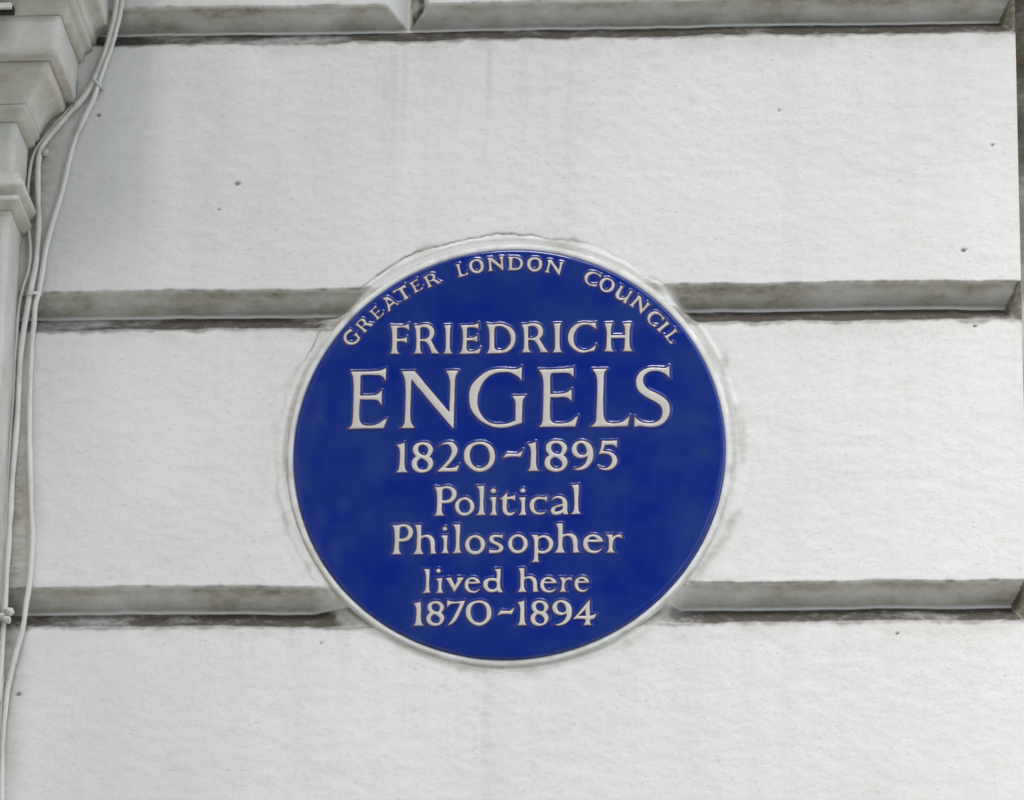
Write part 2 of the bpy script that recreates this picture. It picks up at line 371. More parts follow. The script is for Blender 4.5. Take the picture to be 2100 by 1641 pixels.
# lettering: outlines in millimetres about each letter's centre
GL = {}
GL['bE']=['-20.9,32.7 -19.4,32.6 -17.8,32.6 -16.3,32.5 -14.7,32.5 -12.8,32.5 -10.9,32.6 -9.1,32.6 -7.2,32.7 -5.3,32.7 -3.4,32.8 -1.7,32.8 0.1,32.8 1.9,32.8 3.6,32.9 5.4,32.9 7.2,33.0 8.9,33.1 10.7,33.2 12.3,33.5 13.9,34.0 15.4,34.6 17.1,35.4 18.6,36.1 20.2,37.0 20.2,35.0 20.2,33.1 20.1,31.1 20.1,29.2 20.0,27.3 19.9,25.3 19.8,23.4 19.7,21.4 18.9,23.0 18.1,24.4 17.1,25.7 15.9,26.7 14.5,27.5 13.1,28.1 11.5,28.4 9.9,28.5 8.3,28.6 6.7,28.6 5.1,28.7 3.5,28.8 1.8,28.8 0.1,28.9 -1.6,28.9 -3.3,28.9 -5.1,28.9 -6.8,28.8 -8.4,28.4 -9.1,27.4 -9.3,26.0 -9.4,24.1 -9.4,22.2 -9.3,20.2 -9.2,18.3 -9.2,16.4 -9.2,14.5 -9.2,12.6 -9.2,10.7 -9.3,8.9 -9.3,7.0 -9.3,5.1 -9.3,3.2 -7.7,3.1 -6.0,3.1 -4.3,3.1 -2.7,3.1 -0.9,3.1 0.9,3.1 2.7,3.2 4.5,3.3 6.3,3.4 7.7,3.6 9.0,4.0 10.2,4.6 11.4,5.3 12.5,6.2 13.6,7.2 14.7,8.4 15.9,9.6 15.9,7.9 15.8,6.2 15.8,4.6 15.8,2.9 15.8,1.2 15.9,-0.7 15.9,-2.7 16.0,-4.7 16.0,-6.6 16.1,-8.6 15.4,-7.2 14.7,-5.9 13.8,-4.7 12.5,-3.3 11.0,-2.3 9.3,-1.7 7.6,-1.5 5.9,-1.4 4.2,-1.3 2.5,-1.3 0.8,-1.3 -0.9,-1.3 -2.6,-1.3 -4.3,-1.3 -6.0,-1.3 -7.6,-1.3 -9.3,-1.3 -9.4,-3.1 -9.5,-4.9 -9.6,-6.7 -9.6,-8.6 -9.7,-10.4 -9.7,-12.4 -9.8,-14.4 -9.8,-16.3 -9.8,-18.3 -9.8,-20.3 -9.6,-22.3 -9.4,-24.0 -9.1,-25.6 -8.7,-27.3 -8.1,-28.8 -7.3,-30.1 -6.3,-31.2 -5.2,-32.1 -3.6,-32.9 -1.8,-33.4 -0.1,-33.7 1.8,-33.7 3.6,-33.7 5.4,-33.5 7.2,-33.2 8.8,-32.7 10.4,-32.2 11.9,-31.6 13.3,-30.9 14.6,-30.1 15.9,-29.1 17.1,-28.2 18.3,-27.3 19.7,-26.6 21.1,-25.9 22.5,-25.3 21.9,-27.2 21.3,-29.1 20.7,-30.9 20.0,-32.8 19.4,-34.7 18.8,-36.5 17.0,-36.5 15.1,-36.5 13.2,-36.5 11.4,-36.5 9.5,-36.6 7.6,-36.6 5.8,-36.6 3.9,-36.6 2.0,-36.6 0.2,-36.6 -1.7,-36.6 -3.6,-36.6 -5.5,-36.7 -7.4,-36.7 -9.3,-36.7 -11.1,-36.8 -13.0,-36.8 -14.9,-36.8 -16.8,-36.9 -18.7,-36.9 -20.6,-36.9 -22.5,-37.0 -21.3,-36.3 -20.1,-35.6 -19.2,-34.6 -18.3,-33.4 -17.7,-32.0 -17.3,-30.5 -17.0,-28.9 -16.9,-27.2 -16.8,-25.5 -16.7,-23.9 -16.7,-22.2 -16.6,-20.3 -16.6,-18.5 -16.5,-16.6 -16.5,-14.8 -16.5,-12.9 -16.5,-11.1 -16.5,-9.2 -16.5,-7.3 -16.5,-5.4 -16.5,-3.4 -16.5,-1.4 -16.5,0.6 -16.5,2.6 -16.6,4.6 -16.6,6.6 -16.6,8.6 -16.7,10.5 -16.7,12.5 -16.8,14.5 -16.9,16.5 -17.0,18.5 -17.1,20.5 -17.3,22.5 -17.5,24.3 -17.8,26.1 -18.3,27.9 -19.0,29.5 -19.9,31.1']
GL['bN']=['-32.9,35.0 -18.0,35.4 -5.5,19.5 22.9,-15.2 23.0,-13.3 23.0,-11.4 23.1,-9.4 23.1,-7.5 23.2,-5.6 23.2,-3.6 23.3,-1.7 23.3,0.2 23.4,2.1 23.4,4.1 23.4,6.0 23.5,8.0 23.5,10.0 23.5,12.0 23.6,13.9 23.5,15.9 23.5,17.9 23.4,19.7 23.3,21.5 23.1,23.3 22.8,25.1 22.4,26.9 21.9,28.7 21.3,30.5 20.4,32.1 19.4,33.7 18.4,35.3 33.0,34.8 32.0,33.6 31.1,32.3 30.3,31.0 29.7,29.6 29.2,28.2 29.0,26.8 28.8,25.0 28.7,23.2 28.6,21.4 28.6,19.7 28.6,17.9 28.5,15.9 28.5,13.9 28.5,11.9 28.5,9.9 28.5,7.9 28.5,6.0 28.5,4.0 28.5,2.0 28.5,0.0 28.5,-2.0 28.4,-4.0 28.4,-5.9 28.4,-7.9 28.4,-9.9 28.4,-11.8 28.4,-13.8 28.4,-15.8 28.4,-17.7 28.4,-19.7 28.4,-21.7 28.4,-23.6 28.4,-25.6 28.4,-27.6 28.3,-29.5 28.3,-31.5 28.3,-33.5 28.3,-35.4 22.4,-29.0 -21.1,25.3 -21.4,23.4 -21.6,21.4 -21.7,19.6 -21.7,17.7 -21.7,15.8 -21.8,14.0 -21.8,12.1 -21.8,10.3 -21.8,8.4 -21.8,6.5 -21.9,4.6 -21.9,2.6 -21.9,0.6 -21.9,-1.4 -22.0,-3.4 -22.0,-5.4 -22.0,-7.3 -22.0,-9.3 -22.0,-11.3 -22.0,-13.1 -22.0,-14.9 -22.0,-16.7 -22.0,-18.4 -21.9,-20.2 -21.8,-22.0 -21.5,-24.0 -21.1,-26.0 -20.5,-27.9 -19.6,-29.8 -18.5,-31.5 -17.4,-32.8 -16.2,-33.9 -33.0,-34.0 -31.8,-33.3 -30.7,-32.4 -29.7,-31.4 -29.1,-30.1 -28.7,-28.7 -28.4,-27.3 -28.2,-25.3 -28.0,-23.3 -27.9,-21.2 -27.8,-19.2 -27.8,-17.2 -27.7,-15.2 -27.7,-13.2 -27.7,-11.2 -27.6,-9.3 -27.6,-7.3 -27.6,-5.3 -27.6,-3.3 -27.6,-1.3 -27.6,0.7 -27.6,2.6 -27.7,4.6 -27.7,6.6 -27.7,8.6 -27.7,10.6 -27.8,12.6 -27.9,14.6 -27.9,16.5 -28.0,18.5 -28.1,20.5 -28.4,22.5 -28.7,24.5 -29.1,26.3 -29.6,28.1 -30.2,29.9 -31.0,31.6 -31.9,33.3']
GL['bG']=['27.9,36.9 27.9,35.2 27.8,33.5 27.8,31.9 27.8,30.2 27.7,28.5 27.7,26.9 27.7,25.2 27.7,23.5 27.7,21.9 27.7,20.2 26.9,21.4 26.0,22.7 25.0,23.8 23.6,25.1 22.1,26.3 20.4,27.4 19.0,28.3 17.4,29.0 15.8,29.7 14.2,30.2 12.6,30.5 10.9,30.7 9.2,30.8 7.5,30.9 5.9,30.9 4.3,30.9 2.7,30.8 1.2,30.6 -0.4,30.4 -2.0,29.9 -3.6,29.4 -5.2,28.8 -6.7,28.0 -8.2,27.2 -9.7,26.2 -11.1,25.1 -12.4,23.9 -13.7,22.6 -14.9,21.3 -15.9,19.9 -16.8,18.4 -17.7,16.8 -18.5,15.2 -19.2,13.6 -19.9,11.9 -20.6,10.1 -21.2,8.3 -21.7,6.5 -22.2,4.7 -22.5,2.9 -22.7,1.2 -22.8,-0.6 -22.9,-2.4 -22.8,-4.2 -22.8,-6.0 -22.6,-7.8 -22.3,-9.6 -22.0,-11.4 -21.6,-13.1 -21.0,-15.0 -20.4,-16.8 -19.6,-18.6 -18.7,-20.3 -17.8,-21.7 -16.8,-23.1 -15.8,-24.4 -14.7,-25.7 -13.5,-26.9 -12.1,-28.1 -10.5,-29.3 -8.9,-30.3 -7.3,-31.1 -5.7,-31.7 -4.2,-32.2 -2.6,-32.5 -1.0,-32.8 0.6,-33.0 2.4,-33.0 4.2,-33.0 6.0,-32.9 7.8,-32.7 9.6,-32.5 11.3,-32.2 12.9,-31.8 14.6,-31.3 16.2,-30.8 18.0,-30.1 19.8,-29.3 21.5,-28.5 21.5,-26.5 21.5,-24.6 21.4,-22.7 21.4,-20.7 21.4,-18.8 21.4,-16.8 21.4,-14.8 21.4,-12.8 21.3,-10.9 21.3,-8.9 21.1,-7.5 20.9,-6.1 20.6,-4.7 20.0,-3.2 19.2,-1.7 18.2,-0.3 17.2,1.0 32.3,1.4 31.4,0.2 30.5,-1.1 29.8,-2.4 29.4,-3.8 29.2,-5.2 29.1,-6.6 29.0,-8.3 28.9,-9.9 28.9,-11.6 28.9,-13.2 28.9,-14.9 28.9,-16.9 28.8,-19.0 28.8,-21.0 28.7,-23.1 28.7,-25.1 28.7,-27.1 28.6,-29.2 28.6,-31.2 26.9,-31.8 25.2,-32.4 23.6,-33.0 21.9,-33.5 20.2,-34.1 18.6,-34.6 16.9,-35.1 15.2,-35.6 13.6,-36.0 11.9,-36.3 10.2,-36.6 8.5,-36.7 6.8,-36.8 5.2,-36.9 3.5,-36.8 1.8,-36.7 0.1,-36.6 -1.6,-36.3 -3.3,-36.0 -5.0,-35.6 -6.7,-35.0 -8.4,-34.2 -10.1,-33.4 -11.8,-32.5 -13.4,-31.6 -15.0,-30.7 -16.5,-29.6 -18.0,-28.6 -19.4,-27.4 -20.8,-26.2 -22.1,-25.0 -23.3,-23.7 -24.4,-22.4 -25.5,-21.1 -26.5,-19.6 -27.5,-18.0 -28.4,-16.4 -29.2,-14.7 -30.0,-13.0 -30.6,-11.3 -31.1,-9.5 -31.5,-7.7 -31.8,-5.9 -32.0,-4.1 -32.1,-2.3 -32.3,-0.5 -32.3,1.3 -32.3,3.0 -32.2,4.8 -32.0,6.6 -31.7,8.6 -31.2,10.6 -30.7,12.5 -29.9,14.3 -29.0,16.1 -27.9,17.7 -26.8,19.3 -25.5,20.8 -24.4,22.1 -23.2,23.3 -22.0,24.5 -20.7,25.6 -19.4,26.7 -18.0,27.9 -16.5,29.0 -14.9,30.1 -13.3,31.1 -11.7,32.0 -10.0,32.6 -8.4,33.2 -6.7,33.6 -5.0,34.0 -3.3,34.3 -1.6,34.5 0.1,34.7 1.8,34.7 3.5,34.8 5.2,34.8 6.9,34.7 8.5,34.6 10.2,34.4 11.9,34.2 13.6,34.1 15.2,33.9 16.7,33.8 18.3,33.7 19.8,33.7 21.1,33.8 22.4,34.1 23.7,34.5 25.2,35.2 26.5,36.0']
GL['bE2']=['-22.9,33.5 -21.1,33.5 -19.4,33.5 -17.6,33.5 -15.9,33.5 -14.1,33.6 -12.3,33.6 -10.6,33.6 -8.8,33.6 -7.1,33.7 -5.3,33.7 -3.6,33.7 -1.8,33.8 -0.1,33.9 1.7,33.9 3.4,34.0 5.2,34.1 6.7,34.1 8.3,34.3 9.8,34.4 11.4,34.6 12.9,34.8 14.4,35.1 15.8,35.5 17.2,36.0 17.2,34.0 17.2,32.0 17.1,30.0 17.1,28.5 17.0,26.9 17.0,25.3 17.0,23.8 16.0,25.5 14.8,27.1 13.5,28.2 12.0,28.9 10.7,29.3 9.4,29.5 8.0,29.6 6.4,29.6 4.7,29.7 3.0,29.7 1.3,29.7 -0.4,29.7 -2.2,29.6 -4.0,29.6 -5.9,29.5 -7.7,29.3 -8.8,28.7 -9.4,27.7 -9.7,26.0 -9.8,24.3 -9.7,22.6 -9.7,20.8 -9.7,18.9 -9.7,17.0 -9.6,15.1 -9.6,13.2 -9.5,11.2 -9.5,9.3 -9.4,7.4 -9.4,5.5 -9.3,3.6 -7.4,3.6 -5.5,3.6 -3.6,3.6 -1.8,3.6 -0.1,3.7 1.6,3.7 3.3,3.8 5.0,4.0 6.5,4.3 8.0,4.6 9.4,5.1 11.0,6.1 12.5,7.2 13.9,8.2 15.3,9.2 15.2,7.6 15.2,6.0 15.2,4.3 15.2,2.7 15.1,0.8 15.1,-1.2 15.1,-3.1 15.0,-5.0 13.7,-3.4 12.3,-2.0 11.0,-1.1 9.5,-0.5 8.2,-0.2 6.9,-0.1 5.6,-0.0 3.9,-0.0 2.2,-0.1 0.5,-0.1 -1.2,-0.2 -2.8,-0.2 -4.4,-0.2 -6.1,-0.2 -7.7,-0.1 -9.3,-0.1 -9.4,-1.9 -9.4,-3.6 -9.5,-5.4 -9.5,-7.1 -9.6,-8.9 -9.6,-10.9 -9.6,-12.8 -9.6,-14.8 -9.5,-16.8 -9.5,-18.8 -9.4,-20.8 -9.4,-22.7 -9.3,-24.7 -9.0,-26.7 -8.2,-28.6 -7.0,-30.3 -5.6,-31.2 -4.1,-31.9 -2.5,-32.4 -0.8,-32.6 0.9,-32.6 2.6,-32.6 4.2,-32.5 5.9,-32.3 7.6,-32.1 9.3,-31.8 10.9,-31.3 12.4,-30.8 13.8,-30.1 15.2,-29.3 16.5,-28.4 17.7,-27.4 18.7,-26.3 19.8,-25.2 21.3,-24.2 22.9,-23.2 22.5,-25.1 22.0,-26.9 21.5,-28.8 21.0,-30.6 20.5,-32.3 19.9,-34.1 19.4,-35.9 17.6,-35.9 15.7,-35.9 13.9,-35.9 12.1,-35.9 10.3,-35.9 8.5,-35.9 6.7,-35.9 4.8,-35.9 3.0,-35.9 1.2,-35.9 -0.6,-35.9 -2.4,-35.9 -4.2,-35.9 -6.0,-35.9 -7.8,-35.9 -9.6,-35.9 -11.4,-36.0 -13.2,-36.0 -15.0,-36.0 -16.8,-36.0 -18.7,-36.0 -20.5,-36.0 -22.3,-36.0 -21.1,-35.1 -20.1,-34.2 -19.2,-33.1 -18.5,-31.6 -17.9,-30.0 -17.6,-28.4 -17.4,-26.6 -17.3,-24.8 -17.2,-23.0 -17.2,-21.3 -17.2,-19.5 -17.2,-17.7 -17.1,-15.8 -17.1,-13.9 -17.1,-12.0 -17.1,-10.2 -17.0,-8.3 -17.0,-6.4 -17.0,-4.5 -17.0,-2.6 -17.0,-0.7 -17.0,1.2 -17.0,3.1 -17.0,4.9 -17.0,6.8 -17.0,8.6 -17.0,10.5 -17.0,12.4 -17.0,14.2 -17.1,16.1 -17.2,17.9 -17.3,19.9 -17.6,21.9 -18.0,23.9 -18.5,25.8 -19.2,27.6 -20.0,29.3 -20.9,30.8 -21.8,32.2']
GL['bL']=['-21.4,34.9 -4.0,35.0 -5.5,33.7 -6.8,32.2 -7.3,30.9 -7.7,29.5 -7.9,28.0 -8.0,26.3 -8.1,24.5 -8.1,22.7 -8.1,20.9 -8.1,19.1 -8.1,17.3 -8.2,15.6 -8.2,13.6 -8.2,11.6 -8.2,9.6 -8.3,7.6 -8.3,5.7 -8.3,3.7 -8.4,1.7 -8.4,-0.3 -8.4,-2.3 -8.4,-4.2 -8.4,-6.2 -8.4,-8.2 -8.4,-10.2 -8.4,-12.1 -8.3,-14.1 -8.3,-16.1 -8.2,-18.1 -8.0,-20.0 -7.9,-21.6 -7.6,-23.2 -7.2,-24.8 -6.6,-26.3 -5.8,-27.7 -4.9,-29.0 -3.7,-29.9 -2.4,-30.6 -1.0,-31.1 0.7,-31.4 2.4,-31.5 4.1,-31.5 5.7,-31.4 7.3,-31.3 8.8,-31.1 10.4,-30.7 11.9,-30.3 13.4,-29.7 14.9,-28.9 16.3,-28.0 17.4,-27.1 18.4,-26.1 19.4,-25.1 20.4,-24.2 21.4,-23.3 22.4,-22.5 21.8,-24.3 21.3,-26.2 20.8,-28.1 20.4,-29.7 20.1,-31.3 19.7,-32.9 19.4,-34.5 17.6,-34.6 15.7,-34.7 13.9,-34.7 12.0,-34.8 10.2,-34.8 8.3,-34.9 6.5,-34.9 4.6,-35.0 2.8,-35.0 0.9,-35.0 -0.9,-35.0 -2.7,-35.0 -4.5,-35.0 -6.3,-35.0 -8.1,-35.0 -9.9,-35.0 -11.7,-35.0 -13.5,-34.9 -15.3,-34.9 -17.0,-34.9 -18.8,-34.9 -20.6,-34.8 -22.4,-34.8 -21.1,-34.1 -19.9,-33.3 -18.8,-32.3 -17.9,-31.3 -17.1,-30.1 -16.6,-28.8 -16.3,-27.1 -16.1,-25.3 -16.0,-23.5 -15.9,-21.7 -15.8,-20.0 -15.8,-18.0 -15.7,-16.0 -15.6,-14.0 -15.6,-12.1 -15.6,-10.1 -15.5,-8.1 -15.5,-6.1 -15.5,-4.2 -15.4,-2.2 -15.4,-0.2 -15.4,1.8 -15.4,3.8 -15.3,5.7 -15.3,7.7 -15.3,9.7 -15.3,11.7 -15.3,13.7 -15.3,15.6 -15.3,17.4 -15.4,19.2 -15.5,21.0 -15.7,22.8 -16.0,24.8 -16.4,26.8 -17.1,28.8 -18.0,30.4 -19.0,31.9 -20.2,33.4']
GL['bS']=['19.4,36.7 19.5,34.8 19.5,33.0 19.6,31.1 19.6,29.2 19.6,27.3 19.7,25.4 19.7,23.4 19.7,21.5 19.1,22.8 18.3,24.0 17.5,25.1 16.3,26.3 15.0,27.5 13.6,28.4 11.9,29.3 10.3,30.0 8.5,30.6 6.7,31.0 4.8,31.2 2.9,31.2 1.0,31.1 -0.8,30.9 -2.7,30.4 -4.5,29.7 -6.2,28.7 -7.7,27.5 -8.8,26.2 -9.6,24.7 -10.2,23.1 -10.5,21.5 -10.6,19.9 -10.4,18.3 -10.1,16.6 -9.5,15.0 -8.7,13.5 -7.8,12.2 -6.7,10.9 -5.5,9.8 -4.2,8.7 -2.6,7.7 -0.9,6.8 0.8,6.0 2.5,5.1 4.0,4.3 5.4,3.5 6.9,2.6 8.3,1.8 9.8,0.8 11.4,-0.2 13.0,-1.4 14.5,-2.6 15.9,-4.0 17.0,-5.3 17.9,-6.8 18.7,-8.3 19.3,-9.9 19.7,-11.5 20.0,-13.1 20.1,-14.8 20.2,-16.5 20.1,-18.1 19.9,-19.8 19.5,-21.4 19.1,-22.9 18.4,-24.7 17.5,-26.3 16.6,-27.9 15.5,-29.4 14.2,-30.8 12.9,-32.0 11.4,-33.1 9.9,-34.1 8.3,-34.9 6.7,-35.5 5.0,-36.0 3.2,-36.4 1.5,-36.6 -0.4,-36.7 -2.2,-36.6 -4.0,-36.6 -5.7,-36.5 -7.3,-36.3 -9.0,-36.1 -10.7,-35.9 -12.2,-35.6 -13.7,-35.3 -15.2,-35.3 -16.9,-35.6 -18.5,-36.1 -20.2,-36.7 -20.1,-35.1 -20.0,-33.4 -20.0,-31.8 -19.9,-30.2 -19.9,-28.6 -19.9,-27.1 -19.9,-25.5 -20.0,-24.0 -19.2,-25.2 -18.4,-26.3 -17.4,-27.3 -16.0,-28.4 -14.5,-29.4 -13.0,-30.3 -11.6,-30.9 -10.2,-31.5 -8.8,-32.0 -7.4,-32.4 -5.7,-32.7 -4.0,-32.9 -2.3,-32.9 -0.7,-32.8 0.9,-32.5 2.5,-32.1 4.0,-31.5 5.4,-30.8 7.1,-29.7 8.6,-28.5 9.9,-27.0 10.8,-25.3 11.4,-23.5 11.8,-21.7 12.0,-19.9 12.1,-18.1 11.8,-16.4 11.2,-14.4 10.4,-12.6 9.3,-11.0 8.0,-9.6 6.6,-8.4 5.2,-7.2 3.7,-6.2 2.1,-5.3 0.6,-4.4 -1.0,-3.6 -2.6,-2.8 -4.2,-2.0 -5.8,-1.0 -7.4,0.1 -9.0,1.1 -10.6,2.2 -12.0,3.5 -13.4,4.8 -14.7,6.2 -15.8,7.8 -16.8,9.5 -17.5,11.0 -18.0,12.6 -18.3,14.3 -18.5,16.0 -18.6,17.7 -18.6,19.3 -18.4,21.0 -18.0,22.6 -17.5,24.1 -16.8,25.7 -15.9,27.1 -15.0,28.5 -13.9,29.7 -12.6,30.8 -11.3,31.7 -10.0,32.6 -8.4,33.4 -6.7,34.0 -5.0,34.5 -3.2,34.9 -1.4,35.1 0.4,35.2 2.2,35.2 4.0,35.1 5.6,35.0 7.1,34.8 8.6,34.6 10.2,34.4 11.7,34.3 13.2,34.2 14.7,34.4 16.3,34.9 17.9,35.8']
GL['F']=['-10.7,16.1 -9.1,16.0 -7.6,15.9 -6.0,15.8 -4.4,15.7 -2.8,15.7 -1.1,15.7 0.6,15.7 2.3,15.7 4.0,15.8 5.7,16.1 7.4,16.6 8.8,17.4 10.2,18.3 10.3,16.8 10.5,15.3 10.7,13.8 10.7,12.2 10.7,10.5 9.1,11.9 7.4,13.0 6.2,13.5 4.8,14.0 3.5,14.2 1.9,14.3 0.4,14.2 -1.1,14.0 -2.2,13.7 -3.0,13.1 -3.3,11.2 -3.2,9.2 -3.2,7.3 -3.2,5.5 -3.1,3.6 -3.1,1.7 -3.0,-0.1 -1.5,-0.3 0.0,-0.4 1.5,-0.4 2.9,-0.2 4.2,-0.0 5.5,0.4 7.1,1.2 8.7,2.3 8.6,0.6 8.6,-1.2 8.6,-3.1 8.6,-5.1 7.1,-4.1 5.5,-3.4 4.2,-3.1 2.9,-2.9 1.6,-2.9 0.1,-2.9 -1.4,-3.1 -2.9,-3.3 -3.0,-5.1 -3.1,-7.0 -3.1,-8.8 -3.0,-10.2 -2.9,-11.6 -2.7,-13.0 -2.4,-14.6 -1.8,-16.0 -0.9,-17.3 0.2,-18.3 -10.5,-18.2 -9.6,-16.8 -8.9,-15.4 -8.6,-14.0 -8.4,-12.6 -8.3,-11.2 -8.2,-9.5 -8.1,-7.8 -8.0,-6.1 -8.0,-4.4 -8.0,-2.8 -8.1,-0.8 -8.1,1.1 -8.3,3.0 -8.4,4.9 -8.5,6.9 -8.7,8.5 -8.9,10.1 -9.2,11.7 -9.6,13.2 -10.2,14.6']
GL['R']=['-14.6,16.7 -12.8,16.6 -11.0,16.5 -9.2,16.6 -7.6,17.1 -5.9,17.6 -4.4,17.8 -2.9,17.9 -1.4,17.9 0.4,17.7 2.1,17.4 3.8,16.7 5.2,15.8 6.5,14.5 7.5,13.1 8.2,11.6 8.6,9.9 8.7,8.3 8.7,6.6 8.4,5.0 8.0,3.5 7.3,1.9 6.3,0.5 5.6,-0.5 4.7,-1.3 5.5,-2.7 6.3,-4.1 7.0,-5.5 7.9,-7.2 8.8,-8.9 9.6,-10.5 10.6,-12.2 11.5,-13.7 12.5,-15.1 13.6,-16.5 14.6,-17.9 6.4,-17.5 6.0,-15.7 5.5,-13.9 4.9,-12.1 4.3,-10.5 3.6,-9.0 2.8,-7.5 2.0,-6.1 0.7,-4.5 -0.9,-3.3 -2.3,-2.7 -3.8,-2.4 -5.6,-2.3 -7.4,-2.4 -7.4,-4.4 -7.4,-6.4 -7.3,-8.4 -7.2,-10.0 -7.1,-11.6 -6.9,-13.2 -6.5,-14.7 -5.7,-16.2 -5.0,-17.0 -4.0,-17.7 -14.4,-17.7 -13.3,-16.4 -12.5,-14.9 -12.1,-13.3 -11.9,-11.7 -11.8,-10.1 -11.7,-8.3 -11.7,-6.5 -11.7,-4.7 -11.8,-2.9 -11.8,-1.1 -11.8,0.6 -11.9,2.3 -12.0,4.0 -12.0,5.6 -12.2,7.3 -12.3,8.9 -12.5,10.5 -12.8,12.1 -13.3,13.7 -13.9,15.2','-7.7,12.1 -7.5,13.4 -6.9,14.3 -5.3,15.0 -3.6,15.1 -1.8,15.0 -0.2,14.4 1.0,13.6 2.0,12.5 2.7,11.3 3.3,10.0 3.6,8.6 3.7,7.1 3.6,5.7 3.4,4.2 2.9,2.9 1.7,1.5 0.1,0.6 -1.5,-0.1 -3.2,-0.5 -4.6,-0.5 -6.1,-0.4 -7.5,-0.3']
GL['I']=['-4.8,17.2 3.1,17.4 2.5,15.8 2.1,14.1 1.9,12.4 1.8,10.6 1.8,8.7 1.8,6.9 1.8,5.0 1.8,3.1 1.8,1.3 1.8,-0.6 1.8,-2.5 1.8,-4.3 1.9,-6.2 1.9,-8.1 2.0,-9.9 2.2,-11.7 2.6,-13.5 3.2,-14.9 4.0,-16.1 4.9,-17.4 -4.9,-17.4 -4.0,-15.8 -3.3,-14.0 -3.0,-12.4 -2.9,-10.8 -2.8,-9.2 -2.8,-7.2 -2.8,-5.2 -2.8,-3.2 -2.8,-1.2 -2.9,0.8 -2.9,2.8 -3.0,4.8 -3.0,6.8 -3.1,8.8 -3.1,10.4 -3.3,12.0 -3.6,13.6 -4.1,15.5']
GL['E']=['-11.6,16.1 -9.6,16.1 -7.7,16.1 -5.8,16.1 -3.8,16.1 -1.9,16.1 0.0,16.2 1.9,16.3 3.8,16.6 5.6,17.0 6.9,17.5 8.1,18.1 9.3,18.8 9.2,17.4 9.2,16.0 9.2,14.6 9.2,12.8 9.1,11.0 7.8,12.2 6.3,13.1 5.0,13.5 3.6,13.7 2.3,13.7 0.8,13.8 -0.7,13.8 -2.2,13.6 -3.3,13.3 -4.0,12.6 -4.2,10.7 -4.1,8.7 -4.1,7.0 -4.2,5.4 -4.2,3.7 -4.2,2.0 -4.2,0.3 -2.7,0.2 -1.2,0.1 0.3,0.1 1.6,0.2 3.0,0.4 4.2,0.8 5.5,1.5 6.7,2.3 7.9,3.2 7.8,1.4 7.7,-0.4 7.7,-2.2 7.7,-4.0 6.3,-3.1 4.8,-2.5 3.4,-2.2 1.8,-2.1 0.3,-2.1 -1.2,-2.2 -2.7,-2.4 -4.2,-2.7 -4.2,-4.3 -4.2,-6.0 -4.2,-7.6 -4.2,-9.3 -4.2,-10.9 -4.2,-12.5 -3.9,-14.1 -3.0,-15.4 -1.7,-16.2 -0.2,-16.5 1.3,-16.6 2.8,-16.4 4.6,-16.1 6.2,-15.5 7.9,-14.8 9.4,-14.0 10.9,-13.1 12.3,-12.2 11.7,-14.1 11.0,-16.1 10.6,-17.2 10.2,-18.4 -12.3,-18.8 -11.1,-17.3 -10.1,-15.8 -9.5,-14.1 -9.1,-12.2 -8.9,-10.4 -8.7,-8.6 -8.6,-6.8 -8.5,-5.0 -8.4,-3.2 -8.4,-1.3 -8.4,0.6 -8.4,2.5 -8.5,4.5 -8.6,6.4 -8.7,8.0 -8.9,9.6 -9.2,11.2 -9.9,12.9 -10.7,14.5']
GL['D']=['-16.8,18.0 -15.1,17.8 -13.5,17.5 -11.9,17.4 -10.3,17.3 -8.4,17.4 -6.5,17.7 -4.6,17.8 -3.1,17.9 -1.6,17.9 -0.1,17.8 1.8,17.4 3.7,16.9 5.5,16.2 7.2,15.5 8.8,14.6 10.4,13.7 11.8,12.5 13.0,11.2 14.1,9.7 15.1,8.1 15.8,6.5 16.4,4.5 16.7,2.5 16.8,0.5 16.6,-1.4 16.4,-3.2 16.0,-5.0 15.5,-6.7 14.8,-8.2 14.1,-9.6 13.2,-10.9 12.2,-12.1 10.9,-13.3 9.6,-14.4 8.1,-15.4 6.6,-16.2 5.0,-16.8 3.3,-17.2 1.6,-17.5 -0.1,-17.8 -1.8,-17.9 -3.5,-17.9 -5.2,-17.8 -6.9,-17.8 -8.7,-17.8 -10.6,-17.9 -12.5,-17.9 -14.3,-18.0 -16.2,-18.0 -15.3,-16.8 -14.6,-15.5 -14.0,-14.1 -13.6,-12.4 -13.4,-10.6 -13.3,-8.7 -13.3,-7.0 -13.3,-5.2 -13.3,-3.4 -13.3,-1.6 -13.4,0.2 -13.4,2.0 -13.5,3.8 -13.6,5.6 -13.7,7.4 -13.8,9.2 -14.0,11.1 -14.4,12.9 -15.1,14.6 -15.9,16.3','-7.9,12.8 -7.6,13.9 -6.8,14.7 -5.6,15.2 -4.3,15.5 -2.9,15.6 -1.4,15.5 0.2,15.3 1.6,14.8 3.0,14.1 4.3,13.3 5.6,12.4 6.7,11.4 7.8,10.2 8.7,8.8 9.5,7.4 10.2,5.9 10.9,4.0 11.3,2.0 11.4,-0.1 11.4,-1.8 11.2,-3.4 10.9,-5.1 10.4,-6.7 9.5,-8.4 8.4,-10.0 7.1,-11.4 5.7,-12.5 4.2,-13.4 2.6,-14.0 1.2,-14.4 -0.4,-14.6 -1.9,-14.6 -3.2,-14.5 -4.6,-14.2 -5.8,-13.6 -7.0,-12.3 -7.6,-10.6 -7.8,-8.8 -7.9,-7.0 -8.0,-5.2 -8.0,-3.4 -8.0,-1.6 -8.0,0.2 -8.1,2.1 -8.1,4.1 -8.1,6.0 -8.1,8.0 -8.2,9.6 -8.1,11.2']
